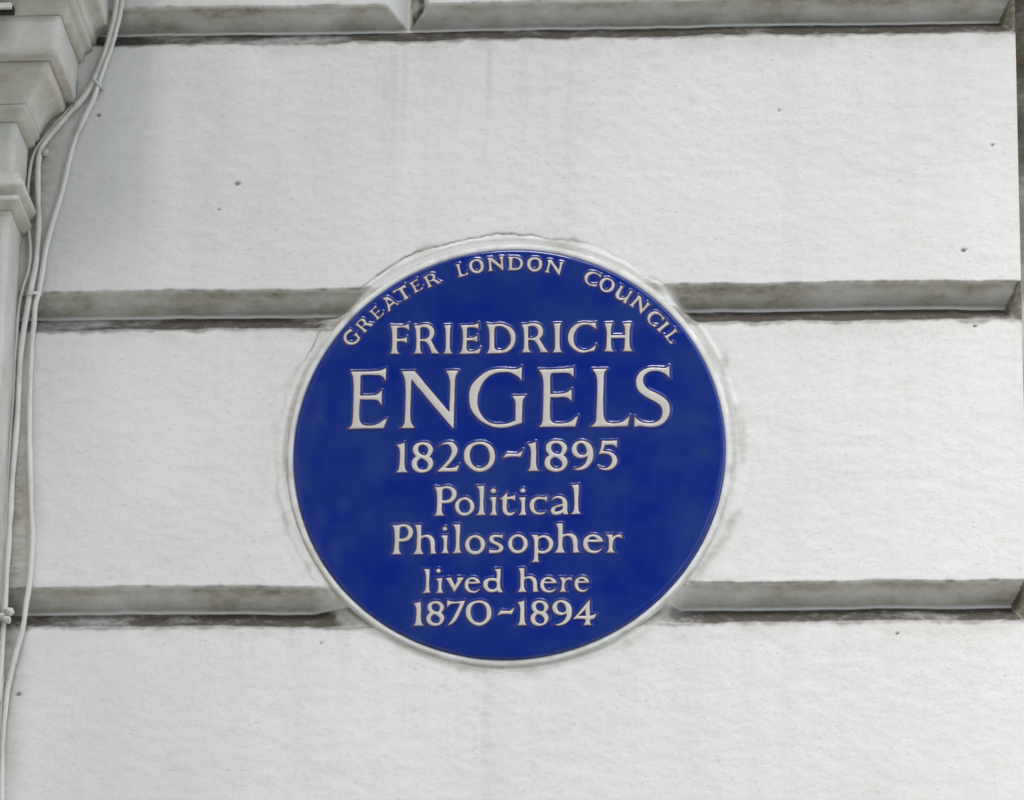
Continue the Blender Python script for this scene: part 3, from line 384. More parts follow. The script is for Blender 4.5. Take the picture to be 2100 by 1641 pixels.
GL['C']=['15.5,18.4 15.6,17.0 15.7,15.6 15.8,14.2 15.9,12.8 15.9,11.4 16.0,10.0 14.9,11.3 13.7,12.5 12.4,13.6 11.0,14.5 9.5,15.3 7.9,15.8 6.4,16.1 4.9,16.1 3.4,16.0 1.7,15.8 -0.0,15.4 -1.6,14.7 -3.0,13.8 -4.3,12.8 -5.6,11.6 -6.6,10.3 -7.5,8.9 -8.3,7.4 -8.9,5.9 -9.4,4.3 -9.8,2.4 -9.9,0.3 -9.9,-1.7 -9.7,-3.7 -9.3,-5.7 -8.7,-7.7 -7.8,-9.4 -6.6,-11.1 -5.3,-12.5 -3.9,-13.6 -2.4,-14.5 -0.8,-15.2 0.7,-15.7 2.2,-15.9 3.7,-15.9 5.3,-15.7 6.8,-15.3 8.2,-14.8 9.8,-14.0 11.2,-13.1 12.7,-12.1 13.9,-11.2 15.0,-10.2 16.1,-9.2 15.7,-11.0 15.2,-12.8 14.7,-14.5 14.1,-16.3 12.5,-16.5 10.9,-16.6 9.4,-16.9 7.5,-17.4 5.6,-17.9 3.8,-18.3 1.9,-18.4 -0.0,-18.3 -1.9,-17.9 -3.5,-17.4 -5.1,-16.7 -6.6,-15.8 -8.1,-14.9 -9.5,-13.7 -10.9,-12.4 -12.1,-10.9 -13.2,-9.4 -14.1,-7.9 -14.8,-6.2 -15.4,-4.5 -15.8,-2.8 -16.0,-1.2 -16.1,0.5 -16.1,2.2 -15.9,3.8 -15.5,5.5 -14.9,7.2 -14.2,8.8 -13.4,10.4 -12.3,11.8 -11.1,13.2 -9.8,14.4 -8.4,15.4 -6.9,16.2 -5.4,16.8 -3.8,17.3 -2.2,17.7 -0.7,18.0 0.9,18.2 2.4,18.2 4.0,18.2 5.8,18.1 7.7,17.8 9.6,17.6 11.1,17.6 12.7,17.7 14.1,18.0']
GL['H']=['-15.7,16.9 -7.0,17.1 -7.8,15.3 -8.4,13.5 -8.6,12.1 -8.8,10.7 -8.9,9.3 -8.9,7.6 -8.9,5.9 -8.9,4.1 -8.8,2.4 7.7,2.2 7.7,4.1 7.8,6.0 7.7,7.8 7.7,9.7 7.6,11.5 7.2,13.3 6.4,15.0 5.4,16.6 14.6,16.8 14.2,15.4 13.7,14.0 13.4,12.6 13.1,10.8 12.9,9.0 12.9,7.2 12.8,5.4 12.8,3.5 12.7,1.6 12.7,-0.2 12.7,-2.1 12.7,-4.0 12.8,-5.9 12.8,-7.7 13.0,-9.8 13.2,-11.8 13.7,-13.7 14.7,-15.5 16.0,-17.0 5.3,-17.1 6.3,-15.7 7.0,-14.2 7.3,-12.7 7.5,-11.1 7.5,-9.5 7.6,-7.7 7.6,-5.9 7.6,-4.1 7.6,-2.4 7.6,-0.6 -8.5,-0.8 -8.6,-2.5 -8.6,-4.2 -8.6,-5.9 -8.6,-7.6 -8.5,-9.3 -8.3,-10.9 -8.1,-12.5 -7.6,-14.0 -6.6,-15.7 -5.3,-17.1 -16.0,-16.9 -14.9,-15.2 -14.1,-13.4 -13.7,-11.6 -13.6,-9.8 -13.5,-8.0 -13.5,-6.2 -13.4,-4.4 -13.4,-2.6 -13.3,-0.8 -13.3,1.0 -13.3,2.8 -13.4,4.6 -13.4,6.2 -13.5,7.9 -13.7,9.5 -14.0,11.2 -14.4,13.1 -15.0,15.0']
GL['n1']=['-6.7,15.0 -4.8,15.3 -3.0,15.6 -1.6,15.9 -0.3,16.4 1.0,17.1 2.2,17.9 2.3,16.0 2.4,14.2 2.5,12.3 2.5,10.5 2.6,8.6 2.7,6.7 2.7,4.9 2.7,2.9 2.7,1.0 2.7,-1.0 2.7,-3.0 2.7,-4.9 2.8,-6.9 2.9,-8.9 3.1,-10.9 3.5,-12.8 3.9,-14.3 4.7,-15.8 5.6,-16.9 6.7,-17.9 -5.9,-17.9 -4.7,-16.6 -3.7,-15.1 -3.3,-13.8 -3.1,-12.4 -3.0,-11.0 -2.8,-9.2 -2.7,-7.4 -2.7,-5.7 -2.6,-3.9 -2.5,-2.1 -2.5,-0.4 -2.5,1.4 -2.5,3.2 -2.5,4.9 -2.6,6.5 -2.9,8.1 -3.2,9.7 -3.7,11.2 -4.4,12.6 -5.4,13.9']
GL['n8']=['-7.0,1.4 -8.2,2.8 -9.3,4.3 -10.1,5.9 -10.7,7.4 -11.0,9.0 -11.0,10.6 -10.7,12.1 -10.3,13.5 -9.5,14.7 -8.2,15.9 -6.7,16.9 -5.1,17.6 -3.3,18.1 -1.4,18.3 0.5,18.3 2.1,18.1 3.7,17.9 5.2,17.5 6.7,16.9 8.2,16.0 9.6,14.7 10.7,13.3 11.4,12.0 11.8,10.6 11.9,9.2 11.7,7.7 11.2,6.4 10.6,5.0 9.8,3.6 8.9,2.3 7.9,0.9 9.2,-0.1 10.4,-1.3 11.3,-2.6 11.9,-4.1 12.2,-5.7 12.2,-7.4 12.1,-9.0 11.6,-10.6 10.9,-12.1 10.0,-13.6 8.8,-15.0 7.4,-16.1 6.1,-16.9 4.7,-17.4 3.3,-17.9 1.8,-18.1 -0.0,-18.3 -1.9,-18.2 -3.8,-17.8 -5.6,-17.1 -7.3,-16.3 -8.9,-15.1 -10.1,-13.8 -11.0,-12.3 -11.7,-10.6 -12.1,-9.1 -12.2,-7.5 -12.1,-5.9 -11.8,-4.5 -11.3,-3.1 -10.5,-1.8 -9.5,-0.6 -8.3,0.4','0.3,15.5 2.2,15.0 4.0,14.0 4.9,12.9 5.7,11.7 6.2,10.4 6.4,9.0 6.3,7.6 6.1,6.3 5.4,4.4 4.2,2.9 2.9,2.4 1.4,2.5 0.0,2.9 -1.3,3.5 -2.5,4.3 -3.6,5.4 -4.5,6.7 -5.2,8.2 -5.5,9.5 -5.5,10.9 -5.2,12.3 -4.5,13.7 -3.3,14.6 -1.6,15.3','-1.9,-1.0 -0.5,-1.0 0.8,-1.5 2.1,-2.2 3.3,-3.2 4.5,-4.3 5.5,-5.5 6.5,-7.2 7.0,-9.1 6.8,-10.5 6.4,-11.9 5.7,-13.2 4.2,-14.3 2.3,-14.9 0.6,-15.0 -1.0,-14.6 -2.4,-14.0 -3.6,-13.2 -4.7,-12.2 -5.5,-11.0 -6.0,-9.7 -6.3,-8.3 -6.4,-6.9 -6.2,-5.5 -5.7,-4.2 -4.7,-2.8 -3.4,-1.7']
GL['n2']=['-11.7,11.8 -10.7,12.8 -9.6,13.7 -8.4,14.4 -7.1,14.9 -5.8,15.2 -4.5,15.3 -3.2,15.3 -1.8,15.3 -0.5,15.0 1.1,14.0 2.3,12.6 3.0,11.1 3.5,9.5 3.8,7.8 3.8,6.0 3.5,4.2 3.0,2.5 2.5,1.0 1.9,-0.5 1.2,-2.0 0.4,-3.4 -0.6,-4.9 -1.7,-6.4 -2.8,-7.8 -4.0,-9.2 -5.1,-10.4 -6.1,-11.6 -7.3,-12.7 -8.4,-13.9 -9.7,-15.2 -11.1,-16.4 -12.5,-17.7 -10.6,-17.7 -8.7,-17.7 -6.9,-17.7 -5.0,-17.8 -3.1,-17.8 -1.2,-17.8 0.6,-17.8 2.5,-17.8 4.3,-17.7 6.2,-17.7 8.0,-17.6 9.9,-17.6 10.4,-16.2 11.0,-14.9 11.5,-13.5 12.0,-11.6 12.5,-9.7 11.2,-10.8 9.8,-11.8 8.4,-12.6 6.8,-13.2 5.1,-13.6 3.4,-13.9 1.7,-13.9 0.0,-13.8 -1.7,-13.6 -3.4,-13.3 -2.2,-12.2 -1.1,-11.0 -0.0,-9.9 1.1,-8.7 2.1,-7.5 3.3,-6.1 4.4,-4.6 5.5,-3.2 6.5,-1.7 7.3,-0.4 8.1,0.9 8.8,2.2 9.5,3.6 9.9,5.1 10.2,6.7 10.2,8.3 10.0,10.0 9.5,11.6 8.7,13.1 7.7,14.5 6.4,15.7 5.0,16.7 3.2,17.3 1.3,17.7 -0.6,17.8 -2.3,17.7 -4.0,17.3 -5.6,16.8 -7.4,15.9 -8.9,14.7 -9.9,13.8 -10.8,12.9']
GL['n0']=['0.6,18.0 2.4,17.8 4.3,17.6 6.1,17.2 7.9,16.6 9.6,15.7 11.3,14.6 12.8,13.3 14.1,11.8 15.0,10.4 15.8,8.9 16.4,7.4 16.9,5.7 17.3,4.1 17.6,2.2 17.7,0.3 17.7,-1.7 17.4,-3.6 16.9,-5.4 16.3,-7.3 15.5,-9.0 14.4,-10.6 13.4,-11.9 12.3,-13.0 11.1,-14.1 9.8,-15.0 8.4,-15.8 6.7,-16.7 4.9,-17.3 3.0,-17.7 1.2,-18.0 -0.4,-18.0 -2.0,-17.8 -3.5,-17.4 -5.0,-16.9 -6.5,-16.1 -7.9,-15.3 -9.3,-14.3 -10.6,-13.2 -11.8,-12.1 -13.1,-10.6 -14.4,-9.0 -15.5,-7.4 -16.4,-5.6 -17.0,-3.9 -17.4,-2.1 -17.6,-0.3 -17.7,1.5 -17.7,3.5 -17.6,5.4 -17.2,7.4 -16.6,9.2 -15.8,10.7 -14.8,12.1 -13.6,13.3 -12.2,14.4 -10.8,15.4 -9.3,16.2 -7.8,16.8 -6.1,17.3 -4.5,17.7 -2.8,17.9 -1.1,18.0','0.6,15.2 2.6,14.9 4.5,14.3 6.2,13.4 7.5,12.2 8.6,10.8 9.5,9.3 10.2,7.7 10.9,5.9 11.3,3.9 11.5,2.0 11.6,0.0 11.6,-1.8 11.4,-3.6 11.0,-5.3 10.5,-7.0 9.8,-8.5 8.9,-9.8 7.8,-11.0 6.6,-12.0 5.4,-12.8 4.0,-13.5 2.6,-13.9 1.1,-14.1 -0.8,-14.0 -2.7,-13.4 -4.5,-12.5 -5.9,-11.4 -7.1,-10.2 -8.1,-8.9 -9.1,-7.4 -9.8,-5.9 -10.4,-4.3 -10.8,-2.6 -11.1,-0.9 -11.4,0.7 -11.5,2.4 -11.5,4.0 -11.3,5.6 -10.9,7.2 -10.4,8.7 -9.7,10.1 -8.8,11.5 -7.7,12.7 -6.2,13.6 -4.7,14.4 -3.0,14.9 -1.2,15.2']
GL['dash']=['-9.5,-5.0 -8.6,-3.5 -7.7,-2.0 -6.8,-0.7 -6.0,0.1 -5.1,0.5 -3.8,0.4 -2.5,0.2 -1.2,-0.0 0.6,-0.1 2.5,-0.1 4.3,0.1 5.7,0.8 7.0,1.8 7.9,2.8 8.7,3.8 9.5,5.0 9.2,3.4 8.8,1.9 8.4,0.4 7.9,-1.0 7.4,-2.3 6.8,-3.7 5.1,-3.4 3.3,-3.2 1.6,-3.0 -0.3,-3.0 -2.1,-3.1 -4.0,-3.3 -5.8,-3.7 -7.6,-4.3']
GL['n9']=['5.9,-0.6 4.6,-1.3 3.3,-1.9 2.0,-2.3 0.3,-2.7 -1.4,-2.9 -3.0,-2.9 -4.8,-2.4 -6.5,-1.7 -8.1,-0.8 -9.4,0.4 -10.5,1.8 -11.5,3.4 -12.0,4.9 -12.3,6.5 -12.3,8.1 -12.0,10.0 -11.4,11.8 -10.4,13.4 -9.4,14.7 -8.0,15.8 -6.6,16.6 -4.8,17.2 -2.9,17.5 -1.0,17.6 0.6,17.4 2.1,17.0 3.7,16.6 5.1,15.9 6.8,14.9 8.4,13.6 9.6,12.0 10.4,10.7 11.1,9.2 11.6,7.7 11.9,6.1 12.2,4.5 12.3,2.9 12.3,1.2 12.3,-0.4 12.1,-2.0 11.8,-3.7 11.5,-5.3 10.9,-6.8 10.2,-8.4 9.3,-9.9 8.2,-11.4 7.1,-12.7 6.0,-13.7 4.8,-14.7 3.5,-15.5 2.1,-16.1 0.6,-16.7 -0.9,-17.2 -2.4,-17.4 -4.0,-17.6 -5.5,-17.5 -7.1,-17.2 -8.6,-16.8 -10.1,-16.3 -8.3,-16.2 -6.4,-15.9 -4.6,-15.5 -2.8,-14.8 -1.2,-14.0 0.4,-12.9 1.6,-11.8 2.7,-10.5 3.7,-9.1 4.4,-7.8 4.9,-6.4 5.3,-5.0 5.6,-3.6 5.8,-2.1','-1.0,15.1 0.3,14.6 1.4,13.7 2.4,12.7 3.2,11.4 3.9,10.0 4.4,8.5 4.8,7.0 5.0,5.4 5.0,3.8 4.3,2.3 3.1,1.2 1.8,0.6 0.5,0.3 -0.8,0.3 -2.6,1.0 -4.2,2.1 -5.2,3.4 -5.9,4.8 -6.5,6.3 -6.8,7.7 -6.9,9.1 -6.8,10.4 -6.1,12.4 -4.9,13.9 -3.7,14.7 -2.3,15.1']
GL['n5']=['-6.9,17.7 -5.2,17.6 -3.5,17.5 -1.7,17.5 0.0,17.4 1.7,17.4 3.5,17.4 5.2,17.5 6.9,17.6 8.6,17.7 10.4,17.8 10.3,16.4 10.2,15.0 10.1,13.7 10.0,12.3 9.9,10.9 9.7,9.5 8.7,11.1 7.3,12.2 6.1,12.7 4.8,12.8 3.4,12.9 1.6,12.9 -0.2,12.8 -2.0,12.7 -3.8,12.6 -6.0,5.0 -4.3,5.0 -2.6,4.9 -1.0,4.7 1.0,4.3 2.8,3.9 4.6,3.1 5.9,2.3 7.1,1.3 8.2,0.2 9.1,-1.0 10.0,-2.7 10.6,-4.5 10.8,-6.4 10.6,-8.2 10.0,-10.0 9.2,-11.6 8.1,-13.2 6.8,-14.6 5.3,-15.7 4.0,-16.4 2.7,-17.0 1.2,-17.4 -0.2,-17.7 -1.8,-17.8 -3.3,-17.7 -4.8,-17.5 -6.3,-17.0 -7.9,-16.3 -9.4,-15.2 -10.8,-14.1 -9.2,-14.7 -7.5,-15.3 -5.8,-15.6 -4.1,-15.7 -2.4,-15.5 -0.8,-15.0 0.7,-14.1 2.0,-12.9 3.1,-11.6 4.0,-10.1 4.6,-8.5 5.0,-6.9 5.0,-5.3 4.7,-3.7 4.1,-2.2 3.4,-1.0 2.4,0.0 1.3,0.8 -0.3,1.6 -2.0,2.1 -3.7,2.3 -5.4,2.4 -7.1,2.3 -8.7,2.1 -10.4,1.8 -9.7,3.2 -9.0,4.7 -8.5,6.2 -8.0,8.1 -7.7,10.1 -7.4,12.1 -7.2,13.9 -7.0,15.8']
GL['n7']=['-9.9,14.7 -8.1,13.8 -6.3,13.2 -4.8,13.0 -3.3,12.9 -1.7,12.9 -0.2,12.9 1.3,13.0 2.8,13.1 4.4,13.3 5.9,13.4 7.3,13.5 8.6,13.6 10.0,13.7 9.4,11.9 8.8,10.2 8.2,8.5 7.6,7.0 6.9,5.5 6.3,4.0 5.6,2.5 5.0,1.0 4.2,-0.7 3.5,-2.5 2.7,-4.2 1.8,-5.9 0.9,-7.4 -0.1,-8.9 -1.3,-10.3 -2.5,-11.6 -3.9,-12.6 -5.4,-13.4 -6.9,-14.1 -8.5,-14.7 -7.4,-13.2 -6.3,-11.8 -5.2,-10.3 -4.2,-8.7 -3.4,-7.2 -2.6,-5.8 -1.9,-4.3 -1.2,-2.7 -0.5,-1.2 0.3,0.5 1.1,2.2 1.9,3.9 2.7,5.7 3.4,7.4 4.0,9.1 4.5,10.8 3.0,10.9 1.4,10.9 -0.2,10.9 -1.6,10.9 -3.1,10.8 -4.6,10.6 -6.0,10.2 -7.3,9.5 -8.6,8.3 -9.8,6.9 -9.9,8.3 -10.0,9.6 -10.0,11.0 -10.0,12.8']
GL['n4']=['5.5,14.7 5.4,12.7 5.4,10.8 5.4,8.8 5.4,6.8 5.4,4.9 5.4,3.1 5.5,1.3 5.5,-0.5 5.6,-2.2 5.6,-4.0 7.4,-3.7 9.2,-3.2 10.5,-2.7 11.8,-2.1 13.0,-1.5 12.4,-3.2 11.7,-4.9 11.1,-6.2 10.3,-7.5 6.0,-8.3 5.6,-10.1 5.7,-11.8 6.4,-13.3 7.4,-14.7 -2.0,-14.6 -0.6,-13.6 0.5,-12.3 0.9,-11.0 1.1,-9.5 1.1,-8.0 -0.7,-7.8 -2.5,-7.6 -4.3,-7.5 -6.2,-7.4 -7.9,-7.4 -9.6,-7.4 -11.3,-7.5 -13.0,-7.6 -11.9,-6.3 -10.8,-4.9 -9.6,-3.5 -8.5,-2.1 -7.3,-0.8 -6.2,0.6 -5.2,1.9 -4.1,3.2 -3.0,4.6 -1.9,5.9 -0.8,7.2 0.4,8.7 1.7,10.2 2.9,11.7 4.2,13.2','0.8,4.1 1.0,-4.3 -7.0,-4.2']
GL['P']=['-12.4,16.8 -10.9,16.6 -9.3,16.5 -7.8,16.4 -6.3,16.4 -5.0,16.6 -3.7,17.0 -2.4,17.2 -0.9,17.5 0.6,17.6 2.1,17.6 3.8,17.4 5.5,16.9 7.1,16.3 8.7,15.3 10.2,14.1 11.4,12.7 12.1,11.4 12.5,10.0 12.6,8.6 12.4,6.8 12.0,5.0 11.3,3.3 10.2,1.8 8.9,0.4 7.4,-0.7 5.9,-1.5 4.2,-2.1 2.5,-2.4 0.8,-2.6 -0.9,-2.7 -2.5,-2.7 -4.2,-2.7 -4.3,-4.5 -4.3,-6.3 -4.3,-8.2 -4.2,-10.0 -4.1,-11.4 -3.9,-12.8 -3.4,-14.1 -2.7,-15.4 -1.8,-16.5 -0.9,-17.6 -12.6,-17.6 -11.3,-16.2 -10.4,-14.6 -10.0,-13.1 -9.8,-11.5 -9.7,-9.9 -9.5,-8.2 -9.5,-6.4 -9.4,-4.7 -9.4,-2.9 -9.4,-1.2 -9.4,0.7 -9.4,2.6 -9.5,4.5 -9.6,6.4 -9.7,8.2 -9.9,9.8 -10.2,11.4 -10.7,12.9 -11.2,14.2 -11.8,15.5','-3.9,11.7 -3.7,13.1 -2.9,14.3 -1.3,15.0 0.4,15.2 1.8,15.0 3.2,14.6 4.4,14.0 5.5,12.8 6.4,11.4 7.0,9.8 7.2,8.2 7.2,6.6 6.8,5.1 6.1,3.9 5.2,2.8 4.1,1.9 2.8,1.3 1.5,0.8 0.2,0.5 -1.1,0.4 -2.4,0.5 -3.7,0.7 -3.8,2.5 -3.9,4.3 -4.0,6.2 -4.0,8.0 -4.0,9.9']
GL['o']=['0.2,11.0 2.0,10.7 3.8,10.0 5.5,9.2 7.1,8.1 8.5,6.8 9.7,5.3 10.4,3.9 10.8,2.3 10.9,0.6 10.8,-1.4 10.4,-3.4 9.7,-5.2 8.6,-6.8 7.3,-8.2 5.8,-9.3 4.1,-10.2 2.2,-10.7 0.3,-11.0 -1.6,-10.8 -3.5,-10.3 -5.3,-9.5 -6.6,-8.6 -7.7,-7.5 -8.7,-6.3 -9.6,-5.0 -10.3,-3.4 -10.8,-1.6 -10.9,0.2 -10.8,2.1 -10.3,3.9 -9.5,5.5 -8.6,6.7 -7.5,7.8 -6.4,8.8 -5.1,9.6 -3.4,10.3 -1.7,10.8','0.2,8.3 1.5,8.0 2.8,7.4 3.9,6.5 5.1,4.9 5.9,3.0 6.3,1.7 6.5,0.3 6.5,-1.1 6.3,-2.5 5.8,-3.9 5.2,-5.2 4.0,-6.6 2.5,-7.5 1.2,-7.8 -0.1,-7.9 -1.4,-7.7 -2.7,-7.2 -3.9,-6.4 -4.8,-5.4 -5.6,-3.8 -6.2,-2.1 -6.5,-0.4 -6.6,1.2 -6.5,2.8 -6.1,4.3 -5.4,5.6 -4.5,6.6 -3.4,7.5 -1.7,8.2']
GL['l']=['-5.4,17.1 -4.0,17.0 -2.6,17.0 -1.3,17.0 0.1,17.1 1.5,17.3 2.9,17.5 3.0,15.6 3.0,13.7 3.1,11.8 3.0,9.9 3.0,8.1 2.9,6.4 2.8,4.6 2.7,2.9 2.6,1.1 2.6,-0.6 2.6,-2.4 2.6,-4.2 2.7,-5.9 2.7,-7.7 2.8,-9.4 2.9,-11.0 3.1,-12.6 3.4,-14.1 4.3,-15.7 5.4,-17.0 -5.4,-17.5 -4.4,-16.7 -3.4,-15.7 -2.7,-14.6 -2.1,-13.3 -1.8,-12.0 -1.6,-10.5 -1.5,-8.8 -1.4,-7.1 -1.4,-5.3 -1.4,-3.5 -1.4,-1.8 -1.4,0.1 -1.4,2.0 -1.5,3.9 -1.5,5.7 -1.7,7.6 -1.8,9.2 -2.0,10.7 -2.3,12.3 -2.7,13.8 -3.5,15.2 -4.4,16.3']
GL['i']=['-4.3,10.2 -2.5,10.4 -0.7,10.5 1.1,10.6 2.9,10.5 2.7,9.1 2.5,7.6 2.4,6.1 2.3,4.4 2.3,2.6 2.2,0.9 2.2,-0.9 2.3,-2.7 2.3,-4.4 2.6,-6.2 3.0,-7.7 3.7,-9.1 4.3,-10.6 -4.0,-10.5 -2.8,-9.0 -1.8,-7.3 -1.4,-5.6 -1.3,-3.8 -1.2,-1.8 -1.2,0.1 -1.3,2.1 -1.3,3.4 -1.4,4.8 -1.8,6.2 -2.5,7.6 -3.4,8.9']
GL['dot']=['-0.1,2.6 1.0,2.3 2.0,1.7 2.6,0.8 2.9,-0.1 2.6,-1.0 2.1,-1.8 1.1,-2.3 0.0,-2.6 -1.1,-2.3 -2.1,-1.7 -2.7,-1.0 -2.9,-0.1 -2.6,0.9 -2.1,1.7 -1.1,2.3']
GL['t']=['-0.9,14.1 -0.9,8.2 0.4,8.3 1.7,8.3 3.1,8.5 4.5,8.8 5.8,9.3 7.0,10.0 8.1,10.8 8.1,9.2 8.1,7.6 8.2,5.8 8.4,4.0 7.2,4.9 5.9,5.5 4.6,5.7 3.3,5.8 2.0,5.8 0.5,5.7 -0.9,5.6 -1.0,4.1 -1.1,2.5 -1.2,1.0 -1.3,-0.5 -1.3,-2.5 -1.3,-4.4 -1.1,-6.4 -0.7,-7.8 -0.2,-9.1 0.6,-10.2 1.8,-10.9 3.3,-11.1 4.8,-10.8 6.1,-10.3 7.6,-9.6 9.2,-8.8 8.2,-10.4 7.0,-11.7 5.9,-12.6 4.7,-13.4 3.4,-13.9 2.1,-14.1 0.8,-14.0 -0.5,-13.7 -1.8,-13.1 -2.9,-12.3 -3.9,-11.3 -4.6,-10.2 -5.2,-8.9 -5.5,-7.5 -5.7,-5.8 -5.8,-4.0 -5.8,-2.3 -5.8,-0.5 -5.8,1.0 -5.8,2.6 -5.8,4.1 -5.8,5.7 -9.2,5.9 -7.7,6.7 -6.4,7.7 -5.4,8.6 -4.5,9.6 -3.7,10.6 -2.7,11.8 -1.8,12.9']
GL['c']=['9.7,10.6 9.8,9.2 9.8,7.7 9.7,6.0 9.6,4.2 8.6,5.7 7.3,6.9 5.7,7.5 3.9,7.8 2.2,7.9 0.6,7.8 -1.2,7.2 -2.7,6.1 -3.9,4.5 -4.6,2.6 -4.9,1.2 -4.9,-0.1 -4.9,-1.5 -4.6,-2.9 -4.3,-4.3 -3.7,-5.6 -2.5,-7.2 -0.9,-8.3 0.4,-8.7 1.7,-8.9 3.0,-8.9 4.9,-8.7 6.7,-8.4 8.6,-7.9 7.5,-8.8 6.4,-9.5 5.3,-10.1 3.8,-10.5 2.3,-10.6 0.8,-10.6 -0.9,-10.4 -2.6,-10.1 -4.2,-9.4 -5.7,-8.4 -7.0,-7.1 -8.1,-5.6 -9.0,-3.9 -9.5,-2.1 -9.8,-0.3 -9.7,1.5 -9.4,3.3 -8.8,5.0 -8.0,6.3 -6.8,7.5 -5.5,8.4 -4.2,9.2 -2.7,9.8 -1.1,10.2 0.4,10.3 1.8,10.2 3.3,10.1 5.0,9.8 6.7,9.6 8.2,10.0']
GL['a']=['-9.9,6.2 -8.7,7.8 -7.4,9.1 -5.8,10.2 -4.1,10.8 -2.8,11.1 -1.5,11.2 -0.2,11.1 1.3,10.8 2.8,10.3 4.3,9.6 5.5,8.7 6.5,7.6 7.3,6.3 8.0,4.9 8.3,3.3 8.5,1.7 8.5,-0.1 8.4,-1.9 8.3,-3.6 8.3,-5.0 8.4,-6.4 8.6,-7.7 9.3,-9.1 10.3,-10.3 8.4,-10.7 6.6,-10.8 4.8,-10.6 3.8,-9.7 3.3,-8.2 2.3,-9.1 1.2,-9.9 0.0,-10.5 -1.2,-10.9 -2.5,-11.2 -3.8,-11.2 -5.2,-11.1 -6.5,-10.7 -7.7,-10.2 -9.1,-9.0 -10.0,-7.5 -10.3,-6.0 -10.0,-4.6 -9.3,-3.5 -8.4,-2.5 -7.3,-1.7 -5.9,-1.0 -4.4,-0.5 -2.9,0.0 -1.4,0.5 0.0,0.9 1.5,1.3 3.0,1.7 2.9,3.1 2.8,4.5 2.4,5.8 1.3,7.3 -0.2,8.3 -1.8,8.8 -3.5,8.9 -5.2,8.6 -6.8,7.9 -8.4,7.2','-6.1,-6.1 -5.6,-4.3 -4.5,-2.9 -3.3,-2.2 -2.0,-1.8 -0.6,-1.5 1.2,-0.9 3.0,-0.3 3.3,-4.1 2.2,-5.1 1.1,-6.0 -0.1,-6.6 -1.4,-7.2 -2.8,-7.6 -4.0,-7.8 -5.3,-7.6 -5.9,-7.0']
GL['h']=['-12.0,17.2 -5.0,17.4 -5.1,15.8 -5.1,14.2 -5.2,12.6 -5.2,11.0 -5.2,9.2 -5.1,7.5 -5.1,5.7 -5.0,4.0 -3.5,4.4 -2.0,4.8 -0.7,5.1 0.6,5.3 1.9,5.4 3.2,5.2 4.6,5.0 5.8,4.5 7.1,3.7 8.3,2.7 9.2,1.5 10.0,-0.2 10.4,-1.9 10.7,-3.8 10.8,-5.4 10.8,-7.0 10.8,-8.6 10.8,-10.2 10.9,-11.5 11.1,-12.9 11.5,-14.2 12.2,-15.6 13.2,-16.9 6.3,-17.4 6.4,-15.7 6.4,-14.1 6.4,-12.4 6.4,-10.7 6.3,-8.9 6.2,-7.2 6.0,-5.5 5.8,-3.9 5.4,-2.3 4.8,-0.8 3.8,0.7 2.5,1.9 0.9,2.6 -0.8,2.8 -2.3,2.3 -3.6,1.6 -5.0,0.8 -5.1,-1.1 -5.2,-2.9 -5.2,-4.8 -5.2,-6.7 -5.2,-8.7 -5.0,-10.6 -4.7,-12.0 -4.3,-13.4 -3.8,-14.7 -2.9,-16.1 -1.8,-17.3 -13.2,-17.4 -12.3,-16.3 -11.5,-15.2 -10.8,-14.0 -10.3,-12.7 -9.9,-11.4 -9.7,-10.0 -9.6,-8.4 -9.6,-6.7 -9.6,-5.1 -9.6,-3.5 -9.6,-1.8 -9.6,-0.2 -9.6,1.4 -9.5,3.1 -9.5,4.7 -9.5,6.3 -9.6,8.0 -9.7,9.6 -9.9,11.2 -10.2,12.8 -10.7,14.3 -11.3,15.7']
GL['s']=['7.3,11.1 7.1,10.1 7.0,9.1 7.0,7.6 6.9,6.2 5.5,7.0 4.0,7.6 2.4,8.0 0.7,8.1 -1.0,8.1 -2.7,7.7 -3.5,7.0 -3.7,6.0 -3.1,4.5 -2.0,3.3 -0.6,2.4 0.9,1.7 2.4,1.0 3.8,0.2 5.1,-0.5 6.4,-1.4 7.5,-2.7 8.2,-4.3 8.1,-6.2 7.3,-7.8 5.9,-9.2 4.3,-10.1 3.0,-10.5 1.7,-10.8 0.4,-10.9 -1.3,-11.0 -3.0,-11.1 -4.7,-11.1 -6.5,-11.1 -8.2,-11.0 -8.0,-9.9 -7.9,-8.8 -7.9,-7.5 -8.0,-6.2 -6.3,-7.1 -4.6,-7.7 -3.2,-8.0 -1.7,-8.1 -0.2,-8.0 1.6,-7.7 3.1,-6.9 3.6,-6.0 3.6,-4.9 3.0,-3.6 1.9,-2.5 0.5,-1.6 -1.0,-0.9 -2.5,-0.2 -3.9,0.5 -5.2,1.3 -6.5,2.2 -7.4,3.5 -7.9,5.1 -7.8,6.8 -7.1,8.3 -5.9,9.4 -4.4,10.0 -2.9,10.3 -1.4,10.3 0.1,10.3 1.4,10.2 2.7,10.0 4.0,10.0 5.7,10.4']
